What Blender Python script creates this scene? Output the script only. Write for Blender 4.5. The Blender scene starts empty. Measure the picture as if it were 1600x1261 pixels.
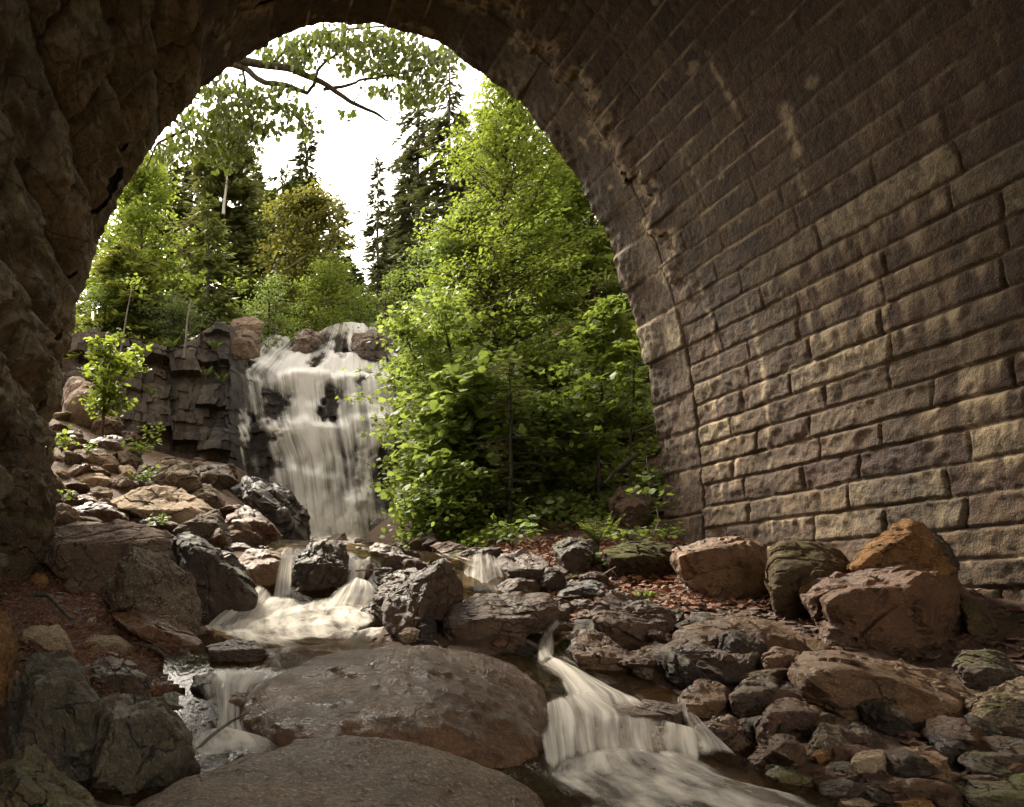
import bpy, bmesh, math, random
import numpy as np
from mathutils import Vector

# ------------------------------------------------------------------ camera, sky, sun, exposure
SC = bpy.context.scene
COL = SC.collection
F, VX, VY = 1150.0, 310.0, 930.0          # focal length and vanishing point in photo pixels (1600 x 1261)
cam_d = bpy.data.cameras.new("camera")
cam = bpy.data.objects.new("camera", cam_d)
COL.objects.link(cam)
SC.camera = cam
cam.location = (0, 0, 0)
cam.rotation_euler = (math.radians(90), 0, 0)
cam_d.sensor_width = 36.0
cam_d.lens = F / 1600.0 * 36.0
cam_d.shift_x = (800 - VX) / 1600.0
cam_d.shift_y = (VY - 630.5) / 1600.0
cam_d.clip_start = 0.05
cam_d.clip_end = 3000

SUN_EL, SUN_AZ = math.radians(48), math.radians(-24)     # azimuth measured clockwise from +Y
world = bpy.data.worlds.new("World")
SC.world = world
world.use_nodes = True
wn, wl = world.node_tree.nodes, world.node_tree.links
wn.clear()
w_out = wn.new("ShaderNodeOutputWorld")
w_bg = wn.new("ShaderNodeBackground")
w_sky = wn.new("ShaderNodeTexSky")
w_sky.sky_type = 'NISHITA'
w_sky.sun_disc = False
w_sky.sun_elevation = SUN_EL
w_sky.sun_rotation = SUN_AZ
w_sky.dust_density = 4.0
w_hsv = wn.new("ShaderNodeHueSaturation")                 # thin high overcast: a nearly colourless sky
w_hsv.inputs['Saturation'].default_value = 0.10
w_hsv.inputs['Value'].default_value = 1.0
w_tint = wn.new("ShaderNodeMix"); w_tint.data_type = 'RGBA'; w_tint.blend_type = 'MULTIPLY'
w_tint.inputs['Factor'].default_value = 1.0
w_tint.inputs[7].default_value = (1.0, 0.915, 0.79, 1)
wl.new(w_sky.outputs[0], w_hsv.inputs['Color'])
wl.new(w_hsv.outputs[0], w_tint.inputs[6])
wl.new(w_tint.outputs[2], w_bg.inputs['Color'])
w_bg.inputs['Strength'].default_value = 0.15
wl.new(w_bg.outputs[0], w_out.inputs['Surface'])

sun_d = bpy.data.lights.new("sun", 'SUN')
sun_d.energy = 1.55
sun_d.angle = math.radians(10)
sun_d.color = (1.0, 0.90, 0.74)
sun = bpy.data.objects.new("sun", sun_d)
COL.objects.link(sun)
sdir = Vector((math.sin(SUN_AZ) * math.cos(SUN_EL), math.cos(SUN_AZ) * math.cos(SUN_EL), math.sin(SUN_EL)))
sun.rotation_euler = sdir.to_track_quat('Z', 'Y').to_euler()

SC.view_settings.view_transform = 'Standard'
SC.view_settings.look = 'None'
SC.view_settings.exposure = 2.5
SC.view_settings.gamma = 1.0
SC.render.engine = 'CYCLES'
SC.cycles.use_denoising = True
SC.cycles.max_bounces = 8
SC.cycles.diffuse_bounces = 5
SC.cycles.glossy_bounces = 3
SC.cycles.transmission_bounces = 4
SC.cycles.transparent_max_bounces = 12
SC.cycles.sample_clamp_indirect = 6.0
SC.cycles.caustics_reflective = False
SC.cycles.caustics_refractive = False

# ------------------------------------------------------------------ numpy helpers
RNG = np.random.default_rng(7)
_perm = np.random.default_rng(11).permutation(256)
_perm = np.concatenate([_perm, _perm, _perm]).astype(np.int64)
_g3 = np.random.default_rng(12).normal(size=(256, 3))
_g3 /= np.linalg.norm(_g3, axis=1, keepdims=True)


def perlin(P):
    P = np.asarray(P, float)
    i = np.floor(P).astype(np.int64)
    f = P - i
    i &= 255
    u = f * f * f * (f * (f * 6 - 15) + 10)
    out = 0
    for dx in (0, 1):
        for dy in (0, 1):
            for dz in (0, 1):
                h = _perm[_perm[_perm[(i[..., 0] + dx) & 255] + ((i[..., 1] + dy) & 255)] + ((i[..., 2] + dz) & 255)]
                g = _g3[h]
                d = f - np.array([dx, dy, dz])
                w = (u[..., 0] if dx else 1 - u[..., 0]) * (u[..., 1] if dy else 1 - u[..., 1]) * (u[..., 2] if dz else 1 - u[..., 2])
                out = out + w * (g * d).sum(-1)
    return out * 1.5


def fbm(P, octv=4, gain=0.5):
    P = np.asarray(P, float)
    a, s, out = 1.0, 1.0, 0.0
    for k in range(octv):
        out = out + a * perlin(P * s + 17.3 * k)
        a *= gain
        s *= 2.03
    return out


def ridged(P, octv=3):
    P = np.asarray(P, float)
    a, s, out = 1.0, 1.0, 0.0
    for k in range(octv):
        out = out + a * (1 - 2 * np.abs(perlin(P * s + 31.7 * k)))
        a *= 0.5
        s *= 2.1
    return out


def sstep(a, b, x):
    t = np.clip((x - a) / (b - a), 0, 1)
    return t * t * (3 - 2 * t)


def W(px, py, Y):
    """A pixel of the photo at depth Y, as a point of the world."""
    return np.array([(px - VX) / F * Y, Y, (VY - py) / F * Y])


def mesh_arrays(name, V, face_arrays, smooth=True, attrs=None, uv=None):
    V = np.asarray(V, np.float32)
    me = bpy.data.meshes.new(name)
    me.vertices.add(len(V))
    me.vertices.foreach_set("co", V.ravel())
    loops = np.concatenate([np.asarray(f, np.int32).ravel() for f in face_arrays])
    sizes = np.concatenate([np.full(len(f), np.asarray(f).shape[1], np.int32) for f in face_arrays])
    starts = np.concatenate([[0], np.cumsum(sizes)[:-1]]).astype(np.int32)
    me.loops.add(len(loops))
    me.loops.foreach_set("vertex_index", loops)
    me.polygons.add(len(sizes))
    me.polygons.foreach_set("loop_start", starts)
    me.polygons.foreach_set("loop_total", sizes)
    me.polygons.foreach_set("use_smooth", np.full(len(sizes), smooth, bool))
    me.update(calc_edges=True)
    for k, (dom, arr) in (attrs or {}).items():
        a = me.attributes.new(k, 'FLOAT', dom)
        a.data.foreach_set("value", np.asarray(arr, np.float32))
    if uv is not None:
        l = me.uv_layers.new(name="flow")
        l.data.foreach_set("uv", np.asarray(uv, np.float32)[loops].ravel())
    return me


def grid_faces(nu, nv, flip=False):
    i = np.arange(nu - 1)[:, None] * nv + np.arange(nv - 1)[None, :]
    i = i.ravel()
    q = np.stack([i, i + nv, i + nv + 1, i + 1], 1)
    return q[:, ::-1] if flip else q


def obj(name, me, mat, parent=None, loc=None):
    o = bpy.data.objects.new(name, me)
    COL.objects.link(o)
    if mat is not None and me is not None:
        me.materials.append(mat)
    if parent is not None:
        o.parent = parent
    if loc is not None:
        o.location = loc
    return o


def tag(o, label=None, cat=None, group=None, kind=None):
    if label: o['label'] = label
    if cat: o['category'] = cat
    if group: o['group'] = group
    if kind: o['kind'] = kind
    return o


def empty(name, loc, label, cat, group=None):
    o = bpy.data.objects.new(name, None)
    COL.objects.link(o)
    o.location = loc
    o.empty_display_size = 0.1
    return tag(o, label, cat, group)


# ------------------------------------------------------------------ materials
class NT:
    def __init__(self, name):
        self.m = bpy.data.materials.new(name)
        self.m.use_nodes = True
        self.t = self.m.node_tree
        self.t.nodes.clear()
        self.out = self.n("ShaderNodeOutputMaterial")

    def n(self, typ, **kw):
        nd = self.t.nodes.new(typ)
        for k, v in kw.items():
            setattr(nd, k, v)
        return nd

    def l(self, a, b):
        self.t.links.new(a, b)

    def put(self, sock, v):
        if isinstance(v, bpy.types.NodeSocket):
            self.l(v, sock)
        elif isinstance(v, (tuple, list)) and len(v) == 3 and sock.type == 'RGBA':
            sock.default_value = (*v, 1)
        else:
            sock.default_value = v

    def noise(self, vec, scale, detail=4, rough=0.55, dist=0.0):
        nd = self.n("ShaderNodeTexNoise")
        self.put(nd.inputs['Vector'], vec)
        nd.inputs['Scale'].default_value = scale
        nd.inputs['Detail'].default_value = detail
        nd.inputs['Roughness'].default_value = rough
        nd.inputs['Distortion'].default_value = dist
        return nd.outputs['Fac']

    def voro(self, vec, scale, feature='F1'):
        nd = self.n("ShaderNodeTexVoronoi", feature=feature)
        self.put(nd.inputs['Vector'], vec)
        nd.inputs['Scale'].default_value = scale
        return nd.outputs['Distance']

    def ramp(self, x, a, b):
        """0..1 smooth step from a to b"""
        nd = self.n("ShaderNodeMapRange", interpolation_type='SMOOTHSTEP')
        self.put(nd.inputs['Value'], x)
        nd.inputs['From Min'].default_value = a
        nd.inputs['From Max'].default_value = b
        return nd.outputs[0]

    def mix(self, f, a, b, mode='MIX'):
        nd = self.n("ShaderNodeMix", data_type='RGBA', blend_type=mode)
        self.put(nd.inputs[0], f)
        self.put(nd.inputs[6], a)
        self.put(nd.inputs[7], b)
        return nd.outputs[2]

    def math(self, op, a, b=0.0, c=None, clamp=False):
        nd = self.n("ShaderNodeMath", operation=op)
        nd.use_clamp = clamp
        self.put(nd.inputs[0], a)
        self.put(nd.inputs[1], b)
        if c is not None:
            self.put(nd.inputs[2], c)
        return nd.outputs[0]

    def attr(self, name):
        nd = self.n("ShaderNodeAttribute")
        nd.attribute_name = name
        return nd.outputs['Fac']

    def scalevec(self, vec, s):
        nd = self.n("ShaderNodeVectorMath", operation='MULTIPLY')
        self.put(nd.inputs[0], vec)
        nd.inputs[1].default_value = s
        return nd.outputs[0]

    def objvec(self):
        """object coordinates shifted by the object's own random number, and that number"""
        tc = self.n("ShaderNodeTexCoord")
        oi = self.n("ShaderNodeObjectInfo")
        cx = self.n("ShaderNodeCombineXYZ")
        for k, s in enumerate((37.0, 53.0, 71.0)):
            self.put(cx.inputs[k], self.math('MULTIPLY', oi.outputs['Random'], s))
        ad = self.n("ShaderNodeVectorMath", operation='ADD')
        self.l(tc.outputs['Object'], ad.inputs[0])
        self.l(cx.outputs[0], ad.inputs[1])
        return ad.outputs[0], oi.outputs['Random']

    def bump(self, h, dist, strength=1.0, normal=None):
        nd = self.n("ShaderNodeBump")
        self.put(nd.inputs['Height'], h)
        nd.inputs['Distance'].default_value = dist
        nd.inputs['Strength'].default_value = strength
        if normal is not None:
            self.l(normal, nd.inputs['Normal'])
        return nd.outputs['Normal']

    def upness(self):
        g = self.n("ShaderNodeNewGeometry")
        s = self.n("ShaderNodeSeparateXYZ")
        self.l(g.outputs['Normal'], s.inputs[0])
        return s.outputs['Z']

    def pbsdf(self, col, rough, normal=None, spec=0.5):
        p = self.n("ShaderNodeBsdfPrincipled")
        self.put(p.inputs['Base Color'], col)
        self.put(p.inputs['Roughness'], rough)
        p.inputs['Specular IOR Level'].default_value = spec
        if normal is not None:
            self.l(normal, p.inputs['Normal'])
        return p

    def done(self, shader):
        self.l(shader, self.out.inputs['Surface'])
        return self.m


def rock_mat(name, c1, c2, c3, lichen=(0.40, 0.38, 0.30), lich=0.5, moss=0.0, rough=(0.6, 0.9), wet=0.0, speck=0.35, bump=1.0):
    wm_ = (lambda c: (c[0] * 0.70, c[1] * 0.61, c[2] * 0.49)) if any(k in name for k in ('dry', 'pale', 'lichen', 'smooth', 'algae', 'bulge')) else (lambda c: (c[0] * 0.70, c[1] * 0.56, c[2] * 0.40))
    c1, c2, c3, lichen = wm_(c1), wm_(c2), wm_(c3), wm_(lichen)
    t = NT(name)
    v, rnd = t.objvec()
    n1 = t.noise(v, 2.2, 5, 0.6, 0.4)
    n2 = t.noise(v, 9.0, 5, 0.65)
    n3 = t.noise(v, 70.0, 3, 0.7)
    col = t.mix(t.ramp(n1, 0.36, 0.64), c1, c2)
    col = t.mix(t.math('MULTIPLY', t.ramp(n2, 0.50, 0.66), 0.75), col, c3)
    # per rock tint
    tint = t.math('MULTIPLY_ADD', rnd, 0.55, 0.72)
    tc = t.n("ShaderNodeCombineColor")
    for k in range(3):
        t.put(tc.inputs[k], tint)
    col = t.mix(1.0, col, tc.outputs[0], 'MULTIPLY')
    # mineral speckle
    col = t.mix(t.math('MULTIPLY', t.ramp(n3, 0.54, 0.68), speck), col, tuple(min(1, x * 2.6 + 0.05) for x in c2))
    col = t.mix(t.math('MULTIPLY', t.ramp(n3, 0.46, 0.34), speck * 1.3), col, tuple(x * 0.25 for x in c1))
    if lich > 0:
        lp = t.noise(v, 14.0, 6, 0.72, 0.6)
        lm = t.math('MULTIPLY', t.ramp(lp, 0.62 - 0.08 * lich, 0.70 - 0.06 * lich), t.ramp(t.noise(v, 3.0, 2), 0.42, 0.62))
        col = t.mix(t.math('MULTIPLY', lm, min(1.0, 0.75 * lich + 0.25)), col, lichen)
    if moss > 0:
        up = t.upness()
        mm = t.math('ADD', t.math('MULTIPLY', up, 0.45), t.noise(v, 5.0, 5, 0.65))
        mk = t.ramp(mm, 0.92 - 0.35 * moss, 1.06 - 0.35 * moss)
        mc = t.mix(t.noise(v, 30.0, 3), (0.030, 0.028, 0.006), (0.095, 0.088, 0.014))
        col = t.mix(mk, col, mc)
    # hairline cracks and bedding
    wv = t.n("ShaderNodeVectorMath", operation='MULTIPLY_ADD')
    nz = t.n("ShaderNodeTexNoise"); t.put(nz.inputs['Vector'], v); nz.inputs['Scale'].default_value = 4.0; nz.inputs['Detail'].default_value = 4
    t.l(nz.outputs['Color'], wv.inputs[0]); wv.inputs[1].default_value = (0.30, 0.30, 0.30); t.l(v, wv.inputs[2])
    ck = t.n("ShaderNodeTexVoronoi", feature='DISTANCE_TO_EDGE')
    t.l(t.scalevec(wv.outputs[0], (1.0, 1.0, 1.9)), ck.inputs['Vector']); ck.inputs['Scale'].default_value = 3.1
    crack = t.math('MULTIPLY', t.ramp(ck.outputs['Distance'], 0.030, 0.004), t.ramp(t.noise(v, 2.7, 2), 0.48, 0.60))
    bed = t.noise(t.scalevec(wv.outputs[0], (2.0, 2.0, 26.0)), 1.0, 4, 0.6)
    col = t.mix(t.math('MULTIPLY', crack, 0.85 if bump != 1.25 else 0.15), col, tuple(x * 0.22 for x in c1))
    hb = t.math('ADD', t.math('MULTIPLY', n2, 0.6), t.math('MULTIPLY', t.noise(v, 38.0, 5, 0.7), 0.45))
    hb = t.math('ADD', hb, t.math('MULTIPLY', bed, 0.30))
    hb = t.math('ADD', hb, t.math('MULTIPLY', crack, -0.5 if bump != 1.25 else -0.1))
    nor = t.bump(hb, 0.055 * bump, 1.0)
    nor = t.bump(n3, 0.008 * bump, 0.8, nor)
    if wet > 0:
        wm = t.ramp(t.noise(v, 4.0, 3), 0.35, 0.65)
        r = t.n("ShaderNodeMapRange")
        t.put(r.inputs['Value'], wm)
        r.inputs['To Min'].default_value = rough[0]
        r.inputs['To Max'].default_value = rough[1]
        p = t.pbsdf(col, r.outputs[0], nor, 0.5 + 0.2 * wet)
    else:
        p = t.pbsdf(col, rough[1], nor, 0.3)
    return t.done(p.outputs[0])


M = {}
M['dry'] = rock_mat("rock_dry_grey", (0.163, 0.125, 0.103), (0.300, 0.237, 0.194), (0.112, 0.083, 0.070), lich=0.8, moss=0.12)
M['pale'] = rock_mat("rock_pale", (0.297, 0.250, 0.203), (0.446, 0.378, 0.304), (0.189, 0.142, 0.115), lich=0.9)
M['brown'] = rock_mat("rock_smooth_brown", (0.165, 0.123, 0.099), (0.242, 0.185, 0.152), (0.110, 0.079, 0.066), lich=0.2)
M['lich'] = rock_mat("rock_lichen", (0.145, 0.119, 0.099), (0.255, 0.218, 0.178), (0.085, 0.068, 0.058), lichen=(0.36, 0.34, 0.27), lich=1.0, moss=0.15, speck=0.6)
M['dark'] = rock_mat("rock_dark", (0.055, 0.043, 0.035), (0.105, 0.078, 0.062), (0.028, 0.022, 0.018), lich=0.5, moss=0.25, rough=(0.45, 0.8), wet=0.3)
M['wet'] = rock_mat("rock_wet_purple", (0.086, 0.059, 0.044), (0.170, 0.120, 0.090), (0.042, 0.029, 0.022), lichen=(0.20, 0.155, 0.12), lich=0.3, rough=(0.30, 0.62), wet=0.6, speck=0.3)
M['black'] = rock_mat("rock_wet_black", (0.032, 0.026, 0.025), (0.085, 0.066, 0.060), (0.018, 0.014, 0.014), lich=0.3, rough=(0.30, 0.6), wet=0.5)
M['tan'] = rock_mat("rock_tan", (0.16, 0.105, 0.062), (0.235, 0.16, 0.098), (0.085, 0.05, 0.032), lichen=(0.34, 0.26, 0.16), lich=0.5, rough=(0.35, 0.7), wet=0.5)
M['rust'] = rock_mat("rock_rust", (0.125, 0.070, 0.042), (0.19, 0.112, 0.066), (0.06, 0.035, 0.024), lichen=(0.28, 0.21, 0.13), lich=0.45, rough=(0.35, 0.75), wet=0.4)
M['orange'] = rock_mat("rock_orange", (0.25, 0.155, 0.075), (0.36, 0.235, 0.12), (0.13, 0.075, 0.04), lichen=(0.42, 0.33, 0.2), lich=0.5)
M['olive'] = rock_mat("rock_olive", (0.085, 0.07, 0.040), (0.135, 0.112, 0.062), (0.045, 0.036, 0.022), lich=0.25, moss=0.1)
M['mossy'] = rock_mat("rock_mossy", (0.060, 0.046, 0.033), (0.10, 0.076, 0.052), (0.03, 0.023, 0.017), lich=0.2, moss=0.95)
M['slime'] = rock_mat("rock_dark_algae", (0.086, 0.076, 0.057), (0.161, 0.140, 0.101), (0.041, 0.037, 0.030), lichen=(0.34, 0.30, 0.20), lich=0.8, moss=0.10, bump=1.4, rough=(0.40, 0.8), wet=0.6)
M['boulder'] = rock_mat("boulder_wet_brown", (0.135, 0.088, 0.058), (0.225, 0.148, 0.100), (0.064, 0.040, 0.026), lichen=(0.20, 0.115, 0.04), lich=0.5, rough=(0.14, 0.30), wet=1.0, speck=0.22, bump=1.25)
M['speckled'] = rock_mat("slab_speckled_grey", (0.135, 0.108, 0.088), (0.205, 0.168, 0.138), (0.065, 0.050, 0.038), lichen=(0.23, 0.135, 0.055), lich=0.45, rough=(0.35, 0.6), wet=0.5, speck=0.9)
M['green'] = rock_mat("slab_olive_green", (0.10, 0.090, 0.045), (0.145, 0.13, 0.07), (0.055, 0.048, 0.025), lich=0.3, moss=0.3, rough=(0.4, 0.8), wet=0.3)


def ground_mat():
    t = NT("ground_litter")
    tc = t.n("ShaderNodeTexCoord")
    v = tc.outputs['Object']
    n1 = t.noise(v, 0.9, 4)
    n2 = t.noise(v, 18.0, 6, 0.7)
    n3 = t.noise(v, 90.0, 3, 0.7)
    col = t.mix(t.ramp(n1, 0.4, 0.6), (0.095, 0.050, 0.034), (0.120, 0.076, 0.050))
    col = t.mix(t.ramp(n2, 0.5, 0.62), col, (0.055, 0.034, 0.025))
    col = t.mix(t.math('MULTIPLY', t.ramp(n3, 0.55, 0.66), 0.6), col, (0.25, 0.15, 0.09))
    mk = t.ramp(t.noise(v, 2.6, 5, 0.65), 0.56, 0.66)
    col = t.mix(t.math('MULTIPLY', mk, 0.8), col, (0.035, 0.042, 0.010))
    nor = t.bump(t.math('ADD', n2, t.math('MULTIPLY', n3, 0.4)), 0.05, 1.0)
    return t.done(t.pbsdf(col, 0.85, nor, 0.25).outputs[0])


def forest_floor_mat():
    t = NT("forest_floor")
    tc = t.n("ShaderNodeTexCoord")
    v = tc.outputs['Object']
    col = t.mix(t.ramp(t.noise(v, 1.2, 5), 0.42, 0.6), (0.030, 0.040, 0.012), (0.075, 0.055, 0.032))
    col = t.mix(t.ramp(t.noise(v, 20, 4), 0.5, 0.65), col, (0.020, 0.022, 0.008))
    return t.done(t.pbsdf(col, 0.95, t.bump(t.noise(v, 15, 5), 0.1), 0.2).outputs[0])


def cliff_mat():
    t = NT("cliff_rock")
    tc = t.n("ShaderNodeTexCoord")
    v = tc.outputs['Object']
    blk = t.attr("blk")
    jt = t.attr("jt")
    wet = t.attr("wet")
    n2 = t.noise(v, 5.0, 6, 0.65)
    n3 = t.noise(v, 40.0, 4, 0.7)
    col = t.mix(t.ramp(n2, 0.38, 0.62), (0.075, 0.056, 0.043), (0.165, 0.128, 0.098))
    col = t.mix(t.math('MULTIPLY', blk, 0.6), col, (0.10, 0.078, 0.058))
    col = t.mix(t.math('MULTIPLY', t.ramp(n3, 0.52, 0.66), 0.4), col, (0.22, 0.175, 0.135))
    seep = t.ramp(t.noise(t.scalevec(v, (2.2, 0.5, 0.28)), 1.0, 5, 0.65), 0.50, 0.62)
    col = t.mix(t.math('MULTIPLY', seep, 0.7), col, (0.030, 0.022, 0.018))
    mk = t.math('MULTIPLY', t.ramp(t.noise(v, 1.7, 5, 0.7), 0.55, 0.68), 0.7)
    col = t.mix(mk, col, (0.040, 0.045, 0.014))
    col = t.mix(t.math('MULTIPLY', jt, 0.9), col, (0.018, 0.014, 0.012))
    col = t.mix(t.math('MULTIPLY', wet, 0.75), col, (0.028, 0.021, 0.018))
    r = t.math('MULTIPLY_ADD', wet, -0.55, 0.85)
    nor = t.bump(t.math('ADD', n2, t.math('MULTIPLY', n3, 0.4)), 0.09, 1.0)
    return t.done(t.pbsdf(col, r, nor, 0.5).outputs[0])


def masonry_mat(name, dark=1.0, rugged=False):
    t = NT(name)
    tc = t.n("ShaderNodeTexCoord")
    v = tc.outputs['Object']
    blk, jt, st, tan = t.attr("blk"), t.attr("jt"), t.attr("st"), t.attr("tan")
    cr = t.n("ShaderNodeValToRGB")
    t.put(cr.inputs[0], blk)
    els = cr.color_ramp.elements
    if rugged:
        stops = [(0.0, (0.22, 0.185, 0.12)), (0.5, (0.36, 0.30, 0.195)), (1.0, (0.48, 0.40, 0.26))]
    else:
        stops = [(0.0, (0.060, 0.026, 0.015)), (0.22, (0.118, 0.070, 0.036)), (0.45, (0.078, 0.044, 0.022)), (0.75, (0.142, 0.092, 0.048)), (0.86, (0.098, 0.062, 0.034)), (1.0, (0.29, 0.225, 0.135))]
    els[0].position, els[0].color = stops[0][0], (*[c * dark for c in stops[0][1]], 1)
    els[1].position, els[1].color = stops[-1][0], (*[c * dark for c in stops[-1][1]], 1)
    for p, c in stops[1:-1]:
        e = els.new(p)
        e.color = (*[x * dark for x in c], 1)
    n1 = t.noise(v, 1.3, 4)
    n2 = t.noise(v, 11.0, 6, 0.68)
    n3 = t.noise(v, 75.0, 3, 0.7)
    col = cr.outputs[0]
    col = t.mix(t.math('MULTIPLY', t.ramp(n2, 0.54, 0.40), 0.6), col, (0.030, 0.021, 0.014) if not rugged else (0.14, 0.115, 0.075))
    col = t.mix(t.math('MULTIPLY', t.ramp(n1, 0.5, 0.7), 0.4), col, (0.060, 0.036, 0.023) if not rugged else (0.26, 0.20, 0.125))
    col = t.mix(t.math('MULTIPLY', t.ramp(n3, 0.53, 0.68), 0.35), col, (0.25, 0.20, 0.13))
    col = t.mix(t.math('MULTIPLY', t.ramp(n3, 0.45, 0.35), 0.5 if not rugged else 0.25), col, (0.045, 0.034, 0.026))
    if rugged:
        mk = t.ramp(t.noise(v, 2.2, 5, 0.7), 0.50, 0.66)
        col = t.mix(t.math('MULTIPLY', mk, 0.75), col, (0.24, 0.22, 0.10))
        lk = t.ramp(t.noise(v, 26.0, 5, 0.75), 0.56, 0.66)
        col = t.mix(t.math('MULTIPLY', lk, 0.6), col, (0.46, 0.39, 0.26))
    damp = t.ramp(t.noise(t.scalevec(v, (1.3, 1.3, 0.35)), 1.0, 5, 0.65), 0.46, 0.60)
    col = t.mix(t.math('MULTIPLY', damp, 0.55 if not rugged else 0.15), col, (0.030, 0.019, 0.011))
    col = t.mix(t.math('MULTIPLY', jt, 0.8), col, (0.13, 0.098, 0.06) if not rugged else (0.045, 0.036, 0.024))
    col = t.mix(st, col, (0.50, 0.39, 0.245))
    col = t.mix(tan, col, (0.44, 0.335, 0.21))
    hgt = t.math('ADD', n2, t.math('MULTIPLY', n3, 0.25 if not rugged else 0.5))
    if rugged:                                            # bedding drawn out along the courses, and cracks
        bed = t.noise(t.scalevec(v, (7.0, 1.1, 7.0)), 1.0, 5, 0.62, 0.5)
        ck = t.n("ShaderNodeTexVoronoi", feature='DISTANCE_TO_EDGE')
        t.l(t.scalevec(v, (1.6, 0.7, 1.6)), ck.inputs['Vector']); ck.inputs['Scale'].default_value = 1.7
        crk = t.ramp(ck.outputs['Distance'], 0.035, 0.0)
        col = t.mix(t.math('MULTIPLY', crk, 0.45), col, (0.045, 0.036, 0.022))
        col = t.mix(t.math('MULTIPLY', t.ramp(bed, 0.50, 0.36), 0.5), col, (0.12, 0.098, 0.062))
        col = t.mix(t.math('MULTIPLY', t.ramp(bed, 0.55, 0.66), 0.6), col, (0.58, 0.50, 0.34))
        hgt = t.math('ADD', hgt, t.math('MULTIPLY', bed, 1.1))
        hgt = t.math('ADD', hgt, t.math('MULTIPLY', crk, -0.25))
    nor = t.bump(hgt, 0.05 if not rugged else 0.09, 1.0)
    return t.done(t.pbsdf(col, 0.8, nor, 0.35).outputs[0])


def plain_stone_mat():
    t = NT("bridge_outer_stone")
    tc = t.n("ShaderNodeTexCoord")
    b = t.n("ShaderNodeTexBrick")
    t.l(tc.outputs['Object'], b.inputs['Vector'])
    b.inputs['Color1'].default_value = (0.25, 0.21, 0.16, 1)
    b.inputs['Color2'].default_value = (0.18, 0.145, 0.11, 1)
    b.inputs['Mortar'].default_value = (0.12, 0.10, 0.08, 1)
    b.inputs['Scale'].default_value = 1.6
    col = t.mix(t.math('MULTIPLY', t.noise(tc.outputs['Object'], 6, 5), 0.7), b.outputs['Color'], (0.12, 0.10, 0.07))
    return t.done(t.pbsdf(col, 0.9, t.bump(t.noise(tc.outputs['Object'], 20, 4), 0.03), 0.3).outputs[0])


def leaf_mat(name, dark, light, trans=0.45, rough=0.5):
    t = NT(name)
    rnd = t.attr("rnd")
    tc = t.n("ShaderNodeTexCoord")
    cl = t.noise(tc.outputs['Object'], 1.1, 3)
    f = t.math('ADD', t.math('MULTIPLY', rnd, 0.65), t.math('MULTIPLY_ADD', cl, 1.1, -0.35), clamp=True)
    col = t.mix(f, dark, light)
    p = t.pbsdf(col, rough, None, 0.35)
    tr = t.n("ShaderNodeBsdfTranslucent")
    t.put(tr.inputs['Color'], t.mix(0.45, col, tuple(min(1, x * 1.6) for x in light)))
    mx = t.n("ShaderNodeMixShader")
    mx.inputs[0].default_value = trans
    t.l(p.outputs[0], mx.inputs[1])
    t.l(tr.outputs[0], mx.inputs[2])
    return t.done(mx.outputs[0])


def bark_mat(name, c1, c2):
    t = NT(name)
    tc = t.n("ShaderNodeTexCoord")
    v = t.scalevec(tc.outputs['Object'], (1, 1, 0.3))
    n = t.noise(v, 22, 5, 0.7)
    return t.done(t.pbsdf(t.mix(t.ramp(n, 0.4, 0.62), c1, c2), 0.9, t.bump(n, 0.02), 0.2).outputs[0])


def water_white_mat(name, su=26.0, sv=1.1, tint=(0.80, 0.755, 0.69), lo=0.40, hi=0.66, base=0.32):
    """silky falling water: white strands with gaps through which the rock shows"""
    t = NT(name)
    uv = t.n("ShaderNodeUVMap")
    uv.uv_map = "flow"
    v = t.scalevec(uv.outputs[0], (su, sv, 1))
    n1 = t.noise(v, 1.0, 4, 0.6, 0.25)
    n2 = t.noise(t.scalevec(uv.outputs[0], (su * 3.2, sv * 1.3, 1)), 1.0, 3, 0.6)
    dens = t.attr("dens")
    x = t.math('ADD', t.math('MULTIPLY', n1, 0.62), t.math('MULTIPLY', n2, 0.38))
    a = t.math('MULTIPLY', dens, t.math('MULTIPLY_ADD', t.ramp(x, lo, hi), 1.15, base), clamp=True)
    a = t.math('MULTIPLY', a, t.math('MULTIPLY_ADD', t.ramp(a, 0.0, 0.35), 0.5, 0.45))
    d = t.n("ShaderNodeBsdfDiffuse")
    t.put(d.inputs['Color'], tint)
    tr = t.n("ShaderNodeBsdfTranslucent")
    t.put(tr.inputs['Color'], tint)
    m1 = t.n("ShaderNodeMixShader")
    m1.inputs[0].default_value = 0.3
    t.l(d.outputs[0], m1.inputs[1])
    t.l(tr.outputs[0], m1.inputs[2])
    tp = t.n("ShaderNodeBsdfTransparent")
    m2 = t.n("ShaderNodeMixShader")
    t.l(a, m2.inputs[0])
    t.l(tp.outputs[0], m2.inputs[1])
    t.l(m1.outputs[0], m2.inputs[2])
    return t.done(m2.outputs[0])


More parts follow.
